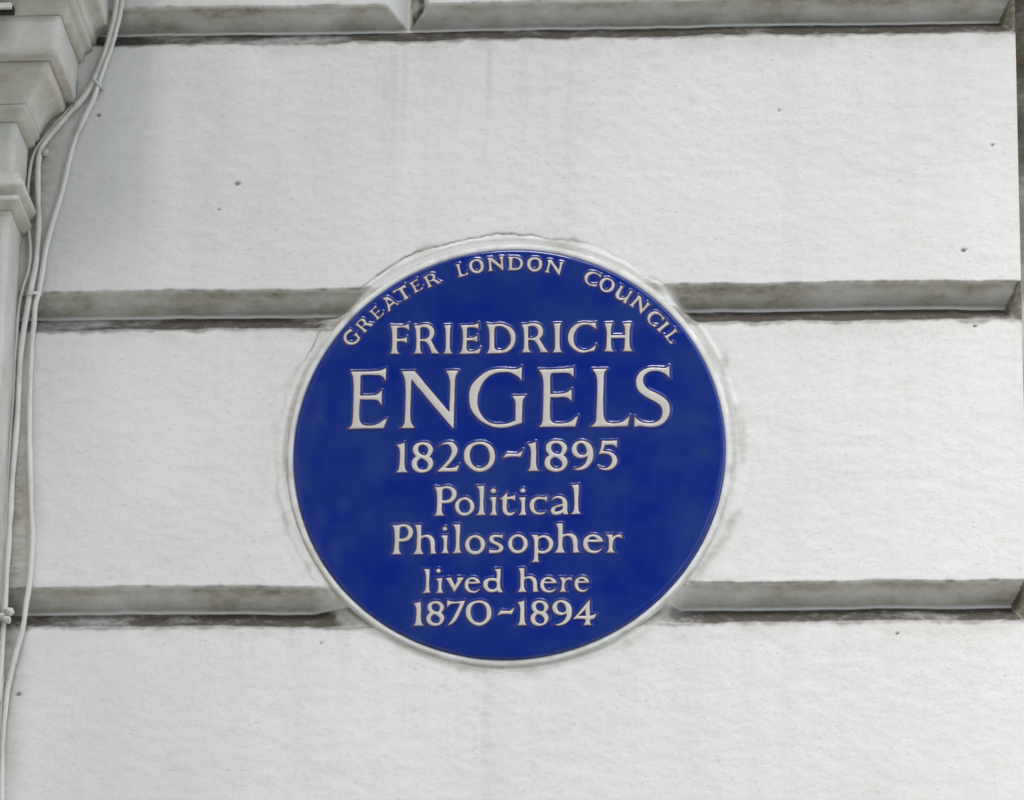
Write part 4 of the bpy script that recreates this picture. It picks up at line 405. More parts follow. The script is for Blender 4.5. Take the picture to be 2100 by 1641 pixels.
GL['p']=['-12.3,15.9 -10.5,15.9 -8.7,15.9 -7.0,16.0 -5.3,16.1 -5.6,13.2 -4.4,13.9 -3.2,14.5 -2.0,14.9 -0.7,15.3 0.6,15.5 1.9,15.5 3.6,15.2 5.3,14.7 6.9,14.0 8.4,13.0 9.7,11.8 10.8,10.5 11.6,9.0 12.1,7.4 12.3,5.8 12.1,3.8 11.7,1.8 10.9,-0.0 9.9,-1.6 8.6,-2.9 7.1,-4.0 5.6,-4.9 3.9,-5.6 2.2,-6.0 0.9,-6.2 -0.4,-6.1 -1.7,-6.0 -3.3,-5.7 -4.8,-5.4 -4.8,-6.8 -4.8,-8.3 -4.7,-9.7 -4.7,-11.1 -4.6,-12.5 -4.4,-13.8 -3.8,-15.0 -3.0,-16.1 -12.1,-16.1 -10.8,-15.0 -9.9,-13.8 -9.5,-12.3 -9.3,-10.7 -9.2,-9.1 -9.1,-7.3 -9.0,-5.4 -9.0,-3.5 -9.0,-1.7 -9.0,0.2 -9.0,1.9 -9.0,3.7 -9.0,5.4 -9.1,7.2 -9.2,8.5 -9.4,9.9 -9.7,11.2 -10.4,12.9 -11.3,14.4','-4.4,11.2 -3.1,12.3 -1.4,12.9 -0.1,13.1 1.2,13.2 2.5,12.9 3.8,12.1 4.9,11.1 5.8,9.9 6.6,8.7 7.2,7.3 7.6,5.8 7.6,4.3 7.5,2.7 7.1,1.2 6.4,-0.0 5.4,-1.1 4.3,-2.0 3.1,-2.7 1.8,-3.2 0.5,-3.4 -0.9,-3.3 -2.2,-3.0 -3.4,-2.5 -4.3,-1.6 -4.8,-0.4 -5.1,1.1 -5.1,2.7 -5.1,4.3 -5.1,6.0 -5.1,7.7 -4.9,9.5']
GL['e']=['11.2,2.7 9.4,2.6 7.6,2.6 5.7,2.5 3.9,2.5 2.1,2.5 0.5,2.5 -1.1,2.5 -2.7,2.5 -4.3,2.5 -6.0,2.5 -6.2,0.9 -6.2,-0.6 -5.9,-2.1 -5.4,-3.4 -4.8,-4.7 -3.9,-5.9 -2.9,-6.9 -1.7,-7.7 -0.3,-8.2 1.2,-8.5 2.7,-8.6 4.2,-8.4 5.7,-8.0 7.1,-7.4 8.4,-6.7 9.6,-5.8 10.7,-4.9 9.9,-6.4 8.8,-7.8 7.4,-8.9 6.0,-9.9 4.4,-10.6 2.6,-11.0 0.7,-11.0 -1.1,-10.9 -2.6,-10.6 -4.0,-10.1 -5.4,-9.6 -6.7,-8.8 -8.1,-7.4 -9.4,-5.9 -10.3,-4.1 -10.9,-2.4 -11.2,-0.6 -11.2,1.1 -11.0,3.0 -10.6,4.7 -9.9,6.4 -8.7,7.8 -7.3,8.9 -5.7,9.8 -4.2,10.5 -2.5,10.9 -0.8,11.0 1.1,11.0 3.0,10.8 4.8,10.3 6.4,9.6 7.9,8.6 9.2,7.3 10.1,5.9 10.7,4.4','-5.4,4.6 -5.2,5.8 -4.7,6.9 -3.7,7.9 -2.4,8.6 -0.8,8.8 0.9,8.6 2.4,7.9 3.7,6.8 4.7,5.7 5.7,4.5']
GL['r']=['-9.3,10.7 -7.9,10.5 -6.5,10.4 -5.1,10.3 -3.5,10.5 -1.8,10.7 -2.1,7.1 -0.9,8.2 0.4,9.1 2.0,9.8 3.7,10.3 5.2,10.5 6.7,10.6 8.1,10.6 8.4,9.4 8.7,8.2 9.0,7.2 9.3,6.1 7.7,7.0 6.0,7.6 4.3,7.7 2.6,7.4 1.1,6.4 -0.1,5.1 -1.0,3.3 -1.5,1.3 -1.7,-0.3 -1.8,-1.9 -1.8,-3.5 -1.7,-5.1 -1.3,-6.9 -0.6,-8.6 0.3,-9.7 1.4,-10.6 -8.8,-10.7 -7.4,-9.5 -6.4,-8.0 -5.9,-6.5 -5.7,-4.9 -5.6,-3.3 -5.5,-1.7 -5.4,-0.1 -5.4,1.5 -5.5,3.1 -5.6,4.5 -5.8,5.9 -6.2,7.1 -7.1,8.5 -8.1,9.6']
GL['v']=['-10.4,8.1 -3.5,8.4 -2.9,6.5 -2.3,4.6 -1.7,3.2 -1.0,1.8 -0.4,0.4 0.3,-0.9 1.2,0.4 2.0,1.7 2.7,3.1 3.3,4.6 3.4,6.4 3.2,8.3 10.4,8.4 9.5,7.2 8.6,5.9 7.7,4.5 6.9,3.1 6.1,1.6 5.3,0.2 4.5,-1.2 3.6,-2.7 2.7,-4.1 1.8,-5.6 0.8,-7.0 -0.1,-8.4 -0.9,-6.9 -1.7,-5.4 -2.4,-3.8 -3.3,-2.3 -4.1,-0.9 -4.9,0.6 -5.8,2.1 -6.7,3.5 -7.9,5.1 -9.1,6.6']
GL['d']=['1.1,13.7 2.7,13.6 4.4,13.5 5.7,13.6 7.0,13.8 8.3,14.0 8.2,12.4 8.2,10.8 8.1,9.2 8.1,7.6 8.0,5.9 7.8,4.1 7.7,2.4 7.6,0.6 7.6,-1.1 7.7,-2.8 7.7,-4.6 7.9,-6.3 8.1,-7.7 8.4,-9.1 8.9,-10.4 9.6,-11.5 10.5,-12.6 11.4,-13.6 9.8,-13.8 8.1,-14.0 6.5,-13.8 5.4,-13.2 4.5,-12.1 3.0,-12.9 1.5,-13.5 0.0,-13.7 -1.5,-13.8 -2.9,-13.7 -4.5,-13.4 -6.0,-12.8 -7.4,-12.0 -8.7,-10.8 -9.9,-9.4 -10.8,-7.9 -11.3,-6.2 -11.4,-4.4 -11.3,-2.7 -10.9,-1.4 -10.2,-0.2 -9.3,0.8 -8.1,1.7 -6.8,2.3 -5.4,2.8 -4.0,3.0 -2.5,3.1 -1.0,3.0 0.6,2.8 2.2,2.5 3.7,2.1 3.9,3.6 4.0,5.0 3.9,6.5 3.9,7.8 3.7,9.2 3.3,10.5 2.3,12.2','-0.9,0.1 0.8,0.0 2.4,-0.5 3.3,-1.5 3.8,-2.8 4.1,-4.3 4.1,-5.9 3.9,-7.4 3.2,-8.8 2.0,-9.7 0.8,-10.3 -0.5,-10.6 -1.9,-10.6 -3.7,-9.8 -5.2,-8.5 -6.2,-6.9 -6.7,-5.0 -6.5,-3.2 -5.9,-1.6 -4.9,-0.6 -3.7,0.0 -2.3,0.2']
GL['sG']=['-3.0,9.8 0.8,7.0 -0.8,6.6 -2.3,5.9 -3.6,4.9 -4.7,3.9 -5.6,2.6 -6.2,1.3 -6.4,-0.2 -6.4,-1.6 -6.0,-3.1 -5.2,-4.4 -4.3,-5.5 -3.1,-6.4 -1.7,-6.9 -0.3,-7.1 1.1,-7.0 2.4,-6.6 3.7,-5.9 5.0,-4.8 6.1,-3.3 6.4,-2.4 6.4,-1.5 5.3,-0.1 4.0,1.0 2.7,1.3 1.2,1.3 5.6,5.8 5.8,4.3 6.3,3.0 7.3,1.4 8.5,-0.1 9.8,-1.5 9.2,-3.1 8.5,-4.6 7.6,-6.0 6.5,-7.2 5.2,-8.2 3.7,-8.9 2.1,-9.5 0.4,-9.8 -1.3,-9.8 -2.9,-9.5 -4.5,-9.0 -5.9,-8.2 -7.2,-7.0 -8.3,-5.6 -9.1,-4.0 -9.6,-2.4 -9.8,-0.8 -9.7,0.8 -9.2,2.4 -8.6,4.0 -7.7,5.3 -6.7,6.3 -5.5,7.1 -4.3,8.0 -3.6,8.8']
GL['sA']=['-11.1,7.3 -9.6,8.2 -8.0,9.0 -6.5,9.5 -4.9,9.7 -4.1,9.5 -3.2,9.0 -2.0,8.2 -0.9,7.4 0.2,6.5 1.6,5.3 2.9,4.0 4.3,2.8 5.9,1.9 7.7,1.3 9.4,1.2 11.1,1.5 10.1,1.0 9.2,0.4 8.2,-0.6 7.2,-1.7 6.4,-0.9 5.5,-0.2 4.7,0.3 3.8,0.7 -0.7,-2.5 -0.9,-3.7 -0.9,-4.9 -0.6,-6.2 -0.0,-7.4 -3.6,-9.7 -3.7,-8.3 -3.8,-6.9 -4.0,-5.5 -4.3,-3.9 -4.6,-2.3 -5.0,-0.7 -5.5,1.0 -6.1,2.6 -6.8,4.2 -7.7,5.4 -8.8,6.3 -9.9,6.9','-4.8,5.3 1.4,3.4 -2.4,-0.1']
GL['sT']=['4.4,10.0 5.1,8.9 5.9,7.8 6.5,7.1 7.0,6.3 5.7,6.1 4.5,5.7 3.3,5.1 2.3,4.3 3.0,2.7 3.8,1.2 4.6,-0.3 5.4,-1.6 6.1,-2.8 7.0,-4.0 8.4,-5.4 9.9,-6.7 4.0,-10.0 4.0,-8.1 3.6,-6.3 3.0,-4.7 2.2,-3.0 1.3,-1.5 0.2,0.1 -1.0,1.6 -2.2,3.1 -3.7,2.6 -5.1,1.9 -6.1,1.0 -7.0,0.0 -7.8,-1.1 -8.4,-0.3 -9.0,0.5 -9.5,1.4 -9.9,2.3 -8.0,2.8 -6.2,3.5 -4.9,4.1 -3.6,4.8 -2.3,5.5 -1.0,6.4 0.3,7.3 1.6,8.2 3.0,9.1']
GL['sU']=['-5.1,11.9 -0.8,8.9 -1.7,7.7 -2.5,6.5 -3.3,4.9 -4.0,3.3 -4.7,1.7 -5.4,-0.1 -5.8,-1.9 -5.5,-3.3 -4.7,-4.3 -3.0,-4.9 -1.3,-5.0 0.5,-4.6 2.1,-3.8 3.3,-2.5 4.3,-0.8 5.2,0.9 6.0,2.8 6.2,3.8 6.3,4.9 10.5,2.4 9.0,1.5 7.7,0.3 6.9,-1.0 6.2,-2.4 5.5,-3.9 4.7,-5.2 3.9,-6.6 3.2,-8.1 2.5,-10.0 1.9,-11.9 -1.5,-10.1 -0.1,-7.1 -1.4,-7.4 -2.8,-7.7 -4.1,-7.7 -5.5,-7.4 -6.8,-6.8 -8.0,-6.1 -9.4,-4.8 -10.3,-3.1 -10.5,-1.7 -10.4,-0.2 -10.0,1.2 -9.4,2.6 -8.5,4.0 -7.5,5.3 -6.8,6.5 -6.0,7.7 -5.3,8.9 -5.0,10.4']
INST=[('bE',-163.18,65.76,1.000,1.000,0.0,0.00),
('bN',-91.96,63.03,1.000,1.000,0.0,0.00),
('bG',-14.07,65.16,1.000,1.000,0.0,0.00),
('bE2',56.13,64.72,1.000,1.000,0.0,0.00),
('bL',116.06,63.31,1.000,1.000,0.0,0.00),
('bS',163.74,64.19,1.000,1.000,0.0,0.00),
('F',-128.39,138.38,1.000,1.000,0.0,0.00),
('R',-97.06,137.57,1.000,1.000,0.0,0.00),
('I',-71.87,136.85,1.000,1.000,0.0,0.00),
('E',-46.42,137.83,1.000,1.000,0.0,0.00),
('D',-10.75,136.97,1.000,1.000,0.0,0.00),
('C',82.61,137.06,1.000,1.000,0.0,0.00),
('H',124.51,136.92,1.000,1.000,0.0,0.00),
('n1',-122.06,-6.42,1.000,1.000,0.0,0.00),
('n8',-98.76,-6.90,1.000,1.000,0.0,0.00),
('n2',-69.06,-6.38,1.000,1.000,0.0,0.00),
('n0',-33.27,-6.73,1.000,1.000,0.0,0.00),
('dash',-0.43,-191.46,1.000,1.000,0.0,0.00),
('n9',84.49,-6.39,1.000,1.000,0.0,0.00),
('n5',113.54,-6.59,1.000,1.000,0.0,0.00),
('P',-71.28,-59.59,1.000,1.000,0.0,0.00),
('o',-49.32,-66.46,1.000,1.000,0.0,0.00),
('l',-30.55,-59.45,1.000,1.000,0.0,0.00),
('i',-16.37,-66.35,1.000,1.000,0.0,0.00),
('dot',-16.75,-48.10,1.000,1.000,0.0,0.00),
('t',-0.11,-63.91,1.000,1.000,0.0,0.00),
('c',34.67,-66.17,1.000,1.000,0.0,0.00),
('a',59.34,-66.20,1.000,1.000,0.0,0.00),
('h',-93.36,-105.46,1.000,1.000,0.0,0.00),
('s',-12.56,-111.42,1.000,1.000,0.0,0.00),
('p',40.03,-117.41,1.000,1.000,0.0,0.00),
('e',97.55,-112.49,1.000,1.000,0.0,0.00),
('r',121.29,-112.37,1.000,1.000,0.0,0.00),
('v',-59.20,-159.89,1.000,1.000,0.0,0.00),
('d',-15.13,-155.24,1.000,1.000,0.0,0.00),
('n7',-56.95,-192.79,1.000,1.000,0.0,0.00),
('n4',88.98,-193.80,1.000,1.000,0.0,0.00),
('sG',-183.62,141.50,1.000,1.000,0.0,-0.12),
('sA',-138.98,180.93,1.000,1.000,0.0,-0.42),
('sT',-128.25,195.42,1.000,1.000,0.0,-0.32),
('sU',130.94,190.07,1.000,1.000,0.0,-0.28),
('R',28.25,137.45,1.049,0.990,0.0,0.00),
('I',54.70,137.11,1.086,1.012,0.0,0.00),
('dash',4.97,-3.74,1.217,0.971,0.0,0.00),
('n1',28.46,-6.79,1.067,0.979,0.0,0.00),
('n8',54.26,-7.00,1.063,1.021,0.0,0.00),
('i',17.02,-66.68,1.067,0.998,0.0,0.00),
('dot',16.90,-48.09,1.019,0.977,0.0,0.00),
('l',77.37,-59.23,1.103,1.008,0.0,0.00),
('P',-119.47,-105.03,0.935,1.006,0.0,0.00),
('i',-70.93,-111.60,1.067,0.993,0.0,0.00),
('dot',-71.43,-93.00,0.922,0.920,0.0,0.00),
('l',-57.01,-105.08,0.949,0.983,0.0,0.00),
('o',-36.60,-112.32,1.031,1.045,0.0,0.00),
('o',12.10,-111.69,1.018,1.027,0.0,0.00),
('h',68.29,-105.31,1.074,1.000,0.0,0.00),
('l',-90.33,-154.95,0.821,0.812,0.0,0.00),
('i',-76.08,-160.66,1.000,0.815,0.0,0.00),
('dot',-77.67,-143.12,0.922,0.977,0.0,0.00),
('e',-38.68,-160.46,0.790,0.821,0.0,0.00),
('h',24.47,-154.92,0.916,0.806,0.0,0.00),
('e',47.34,-160.84,0.815,0.815,0.0,0.00),
('r',66.95,-160.66,0.776,0.778,0.0,0.00),
('e',85.31,-160.64,0.728,0.794,0.0,0.00),
('n1',-99.31,-193.46,0.920,0.783,0.0,0.00),
('n8',-80.27,-193.76,0.811,0.786,0.0,0.00),
('n0',-31.11,-193.66,0.816,0.819,0.0,0.00),
('n1',18.23,-193.48,0.889,0.822,0.0,0.00),
('n8',37.82,-194.36,0.823,0.815,0.0,0.00),
('n9',63.32,-194.13,0.894,0.838,0.0,0.00),
('R',-170.03,156.61,0.535,0.434,47.4,0.00),
('E',-155.88,171.07,0.498,0.399,42.3,0.00),
('E',-110.47,203.76,0.498,0.391,28.5,0.00),
('R',-92.07,210.95,0.573,0.418,23.6,0.00),
('bL',-57.71,222.78,0.262,0.214,14.5,0.28),
('n0',-40.77,226.85,0.457,0.464,10.2,0.34),
('bN',-18.25,229.39,0.271,0.219,4.5,0.45),
('D',4.40,229.68,0.516,0.448,-1.1,0.17),
('n0',26.79,228.16,0.473,0.464,-6.7,0.34),
('bN',49.46,224.21,0.271,0.211,-12.4,0.45),
('C',93.40,209.70,0.537,0.454,-24.0,0.17),
('n0',110.67,201.31,0.489,0.464,-28.8,0.28),
('bN',148.85,176.71,0.271,0.211,-40.1,0.45),
('C',166.09,159.67,0.502,0.454,-46.1,0.17),
('I',176.24,149.05,0.708,0.438,-49.8,-0.11),
('bL',187.05,137.54,0.287,0.210,-53.7,0.28)]

def parse(s): return np.array([[float(q) for q in t.split(',')] for t in s.split()])
GLP = {k: [parse(s) for s in v] for k, v in GL.items()}

def sdf_grid(polys, X, Z):
    shp = X.shape; P = np.stack([X.ravel(), Z.ravel()], 1); D = np.full(len(P), 1e9); inside = np.zeros(len(P), bool)
    for poly in polys:
        A = poly; B = np.roll(poly, -1, 0)
        for a, b in zip(A, B):
            ab = b - a; L = ab @ ab
            if L < 1e-9: continue
            t = np.clip(((P - a) @ ab) / L, 0, 1); d = P - a - t[:, None] * ab
            D = np.minimum(D, (d * d).sum(1))
            c = (a[1] > P[:, 1]) != (b[1] > P[:, 1])
            if a[1] != b[1]:
                xi = a[0] + (P[:, 1] - a[1]) / (b[1] - a[1]) * ab[0]
                inside ^= c & (P[:, 0] < xi)
    D = np.sqrt(D); D[inside] *= -1
    return D.reshape(shp)

def clip_poly(pts, lv, sign):
    out = []; n = len(pts)
    for i in range(n):
        a, b = pts[i], pts[(i + 1) % n]; fa, fb = (a[2] - lv) * sign, (b[2] - lv) * sign
        if fa >= 0: out.append(a)
        if (fa >= 0) != (fb >= 0):
            t = fa / (fa - fb); out.append((a[0] + (b[0] - a[0]) * t, a[1] + (b[1] - a[1]) * t, lv))
    return out
def band_mesh(xs, zs, S, lo, hi, hfn, V, F, MI, mi, index):
    mn = np.minimum(np.minimum(S[:-1, :-1], S[1:, :-1]), np.minimum(S[1:, 1:], S[:-1, 1:]))
    mx = np.maximum(np.maximum(S[:-1, :-1], S[1:, :-1]), np.maximum(S[1:, 1:], S[:-1, 1:]))
    for i, j in np.argwhere((mx > lo) & (mn < hi)):
        pts = [(xs[i], zs[j], S[i, j]), (xs[i + 1], zs[j], S[i + 1, j]), (xs[i + 1], zs[j + 1], S[i + 1, j + 1]), (xs[i], zs[j + 1], S[i, j + 1])]
        if mn[i, j] < lo: pts = clip_poly(pts, lo, 1)
        if pts and mx[i, j] > hi: pts = clip_poly(pts, hi, -1)
        if len(pts) < 3: continue
        f = []
        for p in pts:
            key = (round(p[0], 3), round(p[1], 3), mi if mi == 2 else 0)
            k = index.get(key)
            if k is None: k = len(V); index[key] = k; V.append((p[0] / 1000, -hfn(p[2]) / 1000, p[1] / 1000))
            if not f or f[-1] != k: f.append(k)
        if len(f) > 1 and f[0] == f[-1]: f.pop()
        if len(set(f)) >= 3: F.append(f); MI.append(mi)

H0 = 0.66; EB = 0.84; RS = 3.9
def smooth_(t): return t * t * (3 - 2 * t)
def h_white(s): return H0 + 0.45 * min(1.0, -s / 1.8) ** 0.7 if s < 0 else H0
def h_brown(s): return H0 - 0.10 * s
def h_skirt(s):
    t = min(1.0, max(0.0, (s - EB) / (RS - EB))); return 0.02 + (H0 - 0.1) * (1 - 0.25 * t) * (1 - smooth_(max(0.0, (t - 0.30) / 0.70))) if t < 1 else -0.02
SV, SF = [], []
prev = None
for (gn, cx_, cz_, sx_, sz_, rot, bold) in INST:
    c, s_ = math.cos(math.radians(rot)), math.sin(math.radians(rot))
    polys = []
    for p in GLP[gn]:
        q = p * np.array([sx_, sz_]); polys.append(np.stack([q[:, 0] * c - q[:, 1] * s_ + cx_, q[:, 0] * s_ + q[:, 1] * c + cz_], 1))
    al = np.concatenate(polys); st = 0.5 if gn[0] == 'b' and len(gn) > 1 and rot == 0 else 0.42
    xs = np.arange(al[:, 0].min() - 4.4, al[:, 0].max() + 4.4, st); zs = np.arange(al[:, 1].min() - 4.4, al[:, 1].max() + 4.4, st)
    X, Z = np.meshgrid(xs, zs, indexing='ij'); S = sdf_grid(polys, X, Z) - bold + 0.15 + 0.30 * fbm(X, Z, 7.0, 601, 2)
    S[np.abs(S) < 1e-4] = 1e-4
    V, F, MI, idx = [], [], [], {}
    band_mesh(xs, zs, S, -99, 0.0, h_white, V, F, MI, 0, idx)
    band_mesh(xs, zs, S, 0.0, EB, h_brown, V, F, MI, 1, idx)
    V2, F2, m2, i2 = [], [], [], {}
    band_mesh(xs, zs, S, EB, RS, h_skirt, V2, F2, m2, 0, i2)
    b = len(SV); SV += V2; SF += [[k + b for k in f] for f in F2]
    if gn == 'dot' and prev is not None:      # the dot belongs to the i before it
        me = prev.data; V0 = [tuple(v.co) for v in me.vertices]; F0 = [list(p.vertices) for p in me.polygons]; M0 = [p.material_index for p in me.polygons]
        prev.data = bpy.data.meshes.new('letter'); me2 = prev.data
        me2.from_pydata(V0 + V, [], F0 + [[k + len(V0) for k in f] for f in F]); me2.materials.append(M_LETTER); me2.materials.append(M_BROWN)
        me2.polygons.foreach_set('material_index', M0 + MI); me2.polygons.foreach_set('use_smooth', [True] * (len(F0) + len(F))); me2.update()
        continue
    nm = 'dash' if gn == 'dash' else ('numeral' if gn[0] == 'n' and rot == 0 and cz_ < 10 else 'letter')
    prev = mesh_obj(nm, V, F, [M_LETTER, M_BROWN], plaque, midx=MI)
# disc: flat face with a rounded arris, plus the swelling of the glaze up to each letter
nr = [0.0] + list(np.linspace(0.02, 0.236, 28)) + [0.2400, 0.2425, 0.2440, 0.2452, 0.2462, 0.2469, 0.2475, 0.2477]
yy = [0.0] * 29 + [0.0000, 0.0000, 0.0001, 0.0003, 0.0007, 0.0013, 0.0026, 0.024]
NA = 240; V = []; F = []
for r, y in zip(nr, yy):
    for a in range(NA):
        t = 2 * math.pi * a / NA; wob = 1 + 0.0016 * float(vnoise(np.array(math.cos(t)), np.array(math.sin(t)), 0.25, 201)) * (r > 0.23)
        V.append((r * wob * math.cos(t), y, r * wob * math.sin(t)))
for i in range(len(nr) - 1):
    for a in range(NA): F.append((i * NA + a, i * NA + (a + 1) % NA, (i + 1) * NA + (a + 1) % NA, (i + 1) * NA + a)[::-1])
b = len(V); V += SV; F += [[k + b for k in f] for f in SF]
mesh_obj('glazed_disc', V, F, M_BLUE, plaque)
# smooth white mortar rim round the disc
prof = [(0.2462, 0.0095), (0.2472, 0.0050), (0.2480, 0.0032), (0.2492, 0.0026), (0.2512, 0.0023), (0.2527, 0.0026), (0.2541, 0.0032), (0.2552, 0.0042), (0.2562, 0.0056), (0.2570, 0.016)]
V = []; F = []; NA = 480; DI = []
for i, (r, y) in enumerate(prof):
    for a in range(NA):
        t = 2 * math.pi * a / NA; ct, st_ = math.cos(t), math.sin(t)
        n1 = float(fbm(np.array(ct), np.array(st_), 0.35, 211, 4)); n2 = float(fbm(np.array(ct), np.array(st_), 0.06, 221, 2))
        rr = r + (0.0024 * n1 + 0.0003 * n2) * (i / 9.0); y2 = y + 0.0005 * n1 * (i > 2)
        V.append((rr * ct, y2, rr * st_)); DI.append(max(0, min(0.5, 0.5 * n2 + 0.25 * n1 + (0.32 if i >= 6 else 0.06))))
for i in range(len(prof) - 1):
    for a in range(NA): F.append((i * NA + a, (i + 1) * NA + a, (i + 1) * NA + (a + 1) % NA, i * NA + (a + 1) % NA))
mesh_obj('mortar_rim', V, F, M_RIM, plaque, attrs={'dirt_shade': DI})

# ------------------------------------------------------------------ cables painted over with the wall
def tube(name, pts, rad, y0, mat, label, lift=None, cat='cable', wob=0.0004, seed=0):
    P = []
    n = len(pts)
    for i in range(n - 1):
        p0 = pts[max(i - 1, 0)]; p1 = pts[i]; p2 = pts[i + 1]; p3 = pts[min(i + 2, n - 1)]
        k = max(2, int(math.hypot(p2[0] - p1[0], p2[1] - p1[1]) / 0.006))
        for j in range(k):
            t = j / k
            f = lambda a, b, c, d: 0.5 * (2 * b + (c - a) * t + (2 * a - 5 * b + 4 * c - d) * t * t + (3 * b - a - 3 * c + d) * t ** 3)
            P.append((f(p0[0], p1[0], p2[0], p3[0]), f(p0[1], p1[1], p2[1], p3[1])))
    P.append(pts[-1]); P = np.array(P)
    ln = np.concatenate([[0], np.cumsum(np.hypot(*np.diff(P, axis=0).T))])
    Y = y0 + (lift(P[:, 1]) if lift else 0) + 0.0012 * fbm(ln, ln * 0, 0.07, 300 + seed, 2)
    C = np.stack([P[:, 0] + wob * 2 * fbm(ln, ln * 0, 0.03, 310 + seed, 2), Y, P[:, 1]], 1)
    T = np.gradient(C, axis=0); T /= np.linalg.norm(T, axis=1)[:, None]
    S = np.cross(T, [0, 1, 0]); S /= np.linalg.norm(S, axis=1)[:, None]; U = np.cross(S, T)
    V = []; F = []; K = 12
    for i in range(len(C)):
        r = rad * (1 + 0.30 * float(vnoise(np.array(ln[i]), np.array(0.0), 0.02, 320 + seed)))
        for k in range(K):
            a = 2 * math.pi * k / K; V.append(tuple(C[i] + r * (math.cos(a) * S[i] + math.sin(a) * U[i])))
    for i in range(len(C) - 1):
        for k in range(K): F.append((i * K + k, i * K + (k + 1) % K, (i + 1) * K + (k + 1) % K, (i + 1) * K + k))
    V = np.array(V); di = np.clip(0.12 + 0.7 * fbm(V[:, 0] * 3, V[:, 2], 0.03, 330 + seed, 3) + 60 * (V[:, 1] - y0), 0, 0.8)
    o = mesh_obj(name, V, F, mat, None, attrs={'dirt_shade': di})
    return tag(o, label, cat)
C1 = [(-0.4686, 0.5856), (-0.4713, 0.554), (-0.4751, 0.5319), (-0.48, 0.5099), (-0.4861, 0.4911), (-0.4912, 0.4724), (-0.4947, 0.4599), (-0.4988, 0.4443), (-0.5039, 0.4319), (-0.5091, 0.4189), (-0.5181, 0.393), (-0.5246, 0.3631), (-0.5295, 0.3323), (-0.5358, 0.3052), (-0.541, 0.2826), (-0.5461, 0.2563), (-0.5484, 0.2313), (-0.5516, 0.2027), (-0.5548, 0.1845), (-0.5554, 0.1614), (-0.5566, 0.1391), (-0.5567, 0.1065), (-0.5563, 0.0735), (-0.5546, 0.0263), (-0.5513, -0.0171), (-0.5481, -0.0609), (-0.5454, -0.0926), (-0.5445, -0.1296), (-0.5457, -0.1558), (-0.5483, -0.1825), (-0.551, -0.2092), (-0.5553, -0.23), (-0.5595, -0.2513), (-0.563, -0.2714), (-0.5648, -0.2846), (-0.566, -0.3109), (-0.567, -0.3315), (-0.5667, -0.3577), (-0.5657, -0.3838), (-0.565, -0.4194), (-0.5644, -0.4532)]
C2 = [(-0.4744, 0.5858), (-0.4772, 0.5553), (-0.481, 0.5339), (-0.4853, 0.5131), (-0.4909, 0.4937), (-0.4955, 0.4787), (-0.5001, 0.465), (-0.5098, 0.4476), (-0.5208, 0.434), (-0.5321, 0.4205), (-0.5501, 0.3965), (-0.5574, 0.3829), (-0.5601, 0.3668), (-0.5602, 0.3464), (-0.5584, 0.3191), (-0.5559, 0.292), (-0.5558, 0.265), (-0.5565, 0.2381), (-0.5594, 0.2168), (-0.5622, 0.1967), (-0.5648, 0.1779), (-0.5671, 0.1561), (-0.5689, 0.1338), (-0.5696, 0.1121), (-0.5693, 0.0845), (-0.5694, 0.0509), (-0.57, 0.0181), (-0.5713, -0.0145), (-0.5715, -0.0441), (-0.5717, -0.0736), (-0.5719, -0.103), (-0.5722, -0.1322), (-0.5724, -0.1614), (-0.5727, -0.1893), (-0.5734, -0.2194), (-0.5739, -0.2541), (-0.5741, -0.2943)]
C3 = [(-0.5045, 0.4588), (-0.5166, 0.444), (-0.5343, 0.4243), (-0.5508, 0.4039), (-0.5616, 0.3873), (-0.5673, 0.3725), (-0.5699, 0.3552), (-0.5715, 0.3274), (-0.5701, 0.2996), (-0.5666, 0.275), (-0.5637, 0.2504), (-0.5652, 0.2284), (-0.5699, 0.2114), (-0.5731, 0.195), (-0.5751, 0.1726), (-0.5752, 0.1448), (-0.5761, 0.1068), (-0.576, 0.069), (-0.5765, 0.0331), (-0.577, -0.0026), (-0.5769, -0.0387), (-0.5764, -0.0712), (-0.5759, -0.1029), (-0.5763, -0.1293), (-0.5755, -0.1719), (-0.5758, -0.1934), (-0.5743, -0.2356), (-0.5713, -0.2713), (-0.571, -0.3), (-0.5712, -0.34)]
C4 = [(-0.5783, 0.093), (-0.5794, 0.057), (-0.581, 0.0332), (-0.5815, -0.0025), (-0.582, -0.0387), (-0.5814, -0.0711), (-0.5815, -0.1029), (-0.5812, -0.1438), (-0.5805, -0.1904)]
tube('cable', C1, 0.0031, -0.0005, M_CABLE, 'long white painted cable running down the wall farthest to the right', seed=1)
tube('cable', C2, 0.0036, 0.0000, M_CABLE, 'white painted cable bowing left behind the knob then rejoining the bundle', seed=2)
tube('cable', C3, 0.0021, 0.0010, M_CABLE, 'thin grimy cable hugging the corner beside the pilaster', seed=3)
tube('cable', C4, 0.0020, -0.0060, M_CABLE, 'thinnest pale cable at the lower left edge, nearest the pilaster', seed=4)

def lump(name, loc, scale, mat, label, cat, seed, n=14, dirt_shade=0.2):
    V = []; F = []; D = []
    for i in range(n + 1):
        ph = math.pi * i / n
        for j in range(2 * n):
            a = math.pi * j / n; d = (math.sin(ph) * math.cos(a), math.sin(ph) * math.sin(a), math.cos(ph))
            q = 1 + 0.45 * float(fbm(np.array(d[0] + d[1] * 0.7), np.array(d[2] + d[1] * 0.3), 0.9, seed, 3))
            V.append(tuple(loc[k] + d[k] * scale[k] * q for k in range(3))); D.append(dirt_shade)
    for i in range(n):
        for j in range(2 * n): F.append((i * 2 * n + j, (i + 1) * 2 * n + j, (i + 1) * 2 * n + (j + 1) % (2 * n), i * 2 * n + (j + 1) % (2 * n)))
    return tag(mesh_obj(name, V, F, mat, None, attrs={'dirt_shade': D}), label, cat)

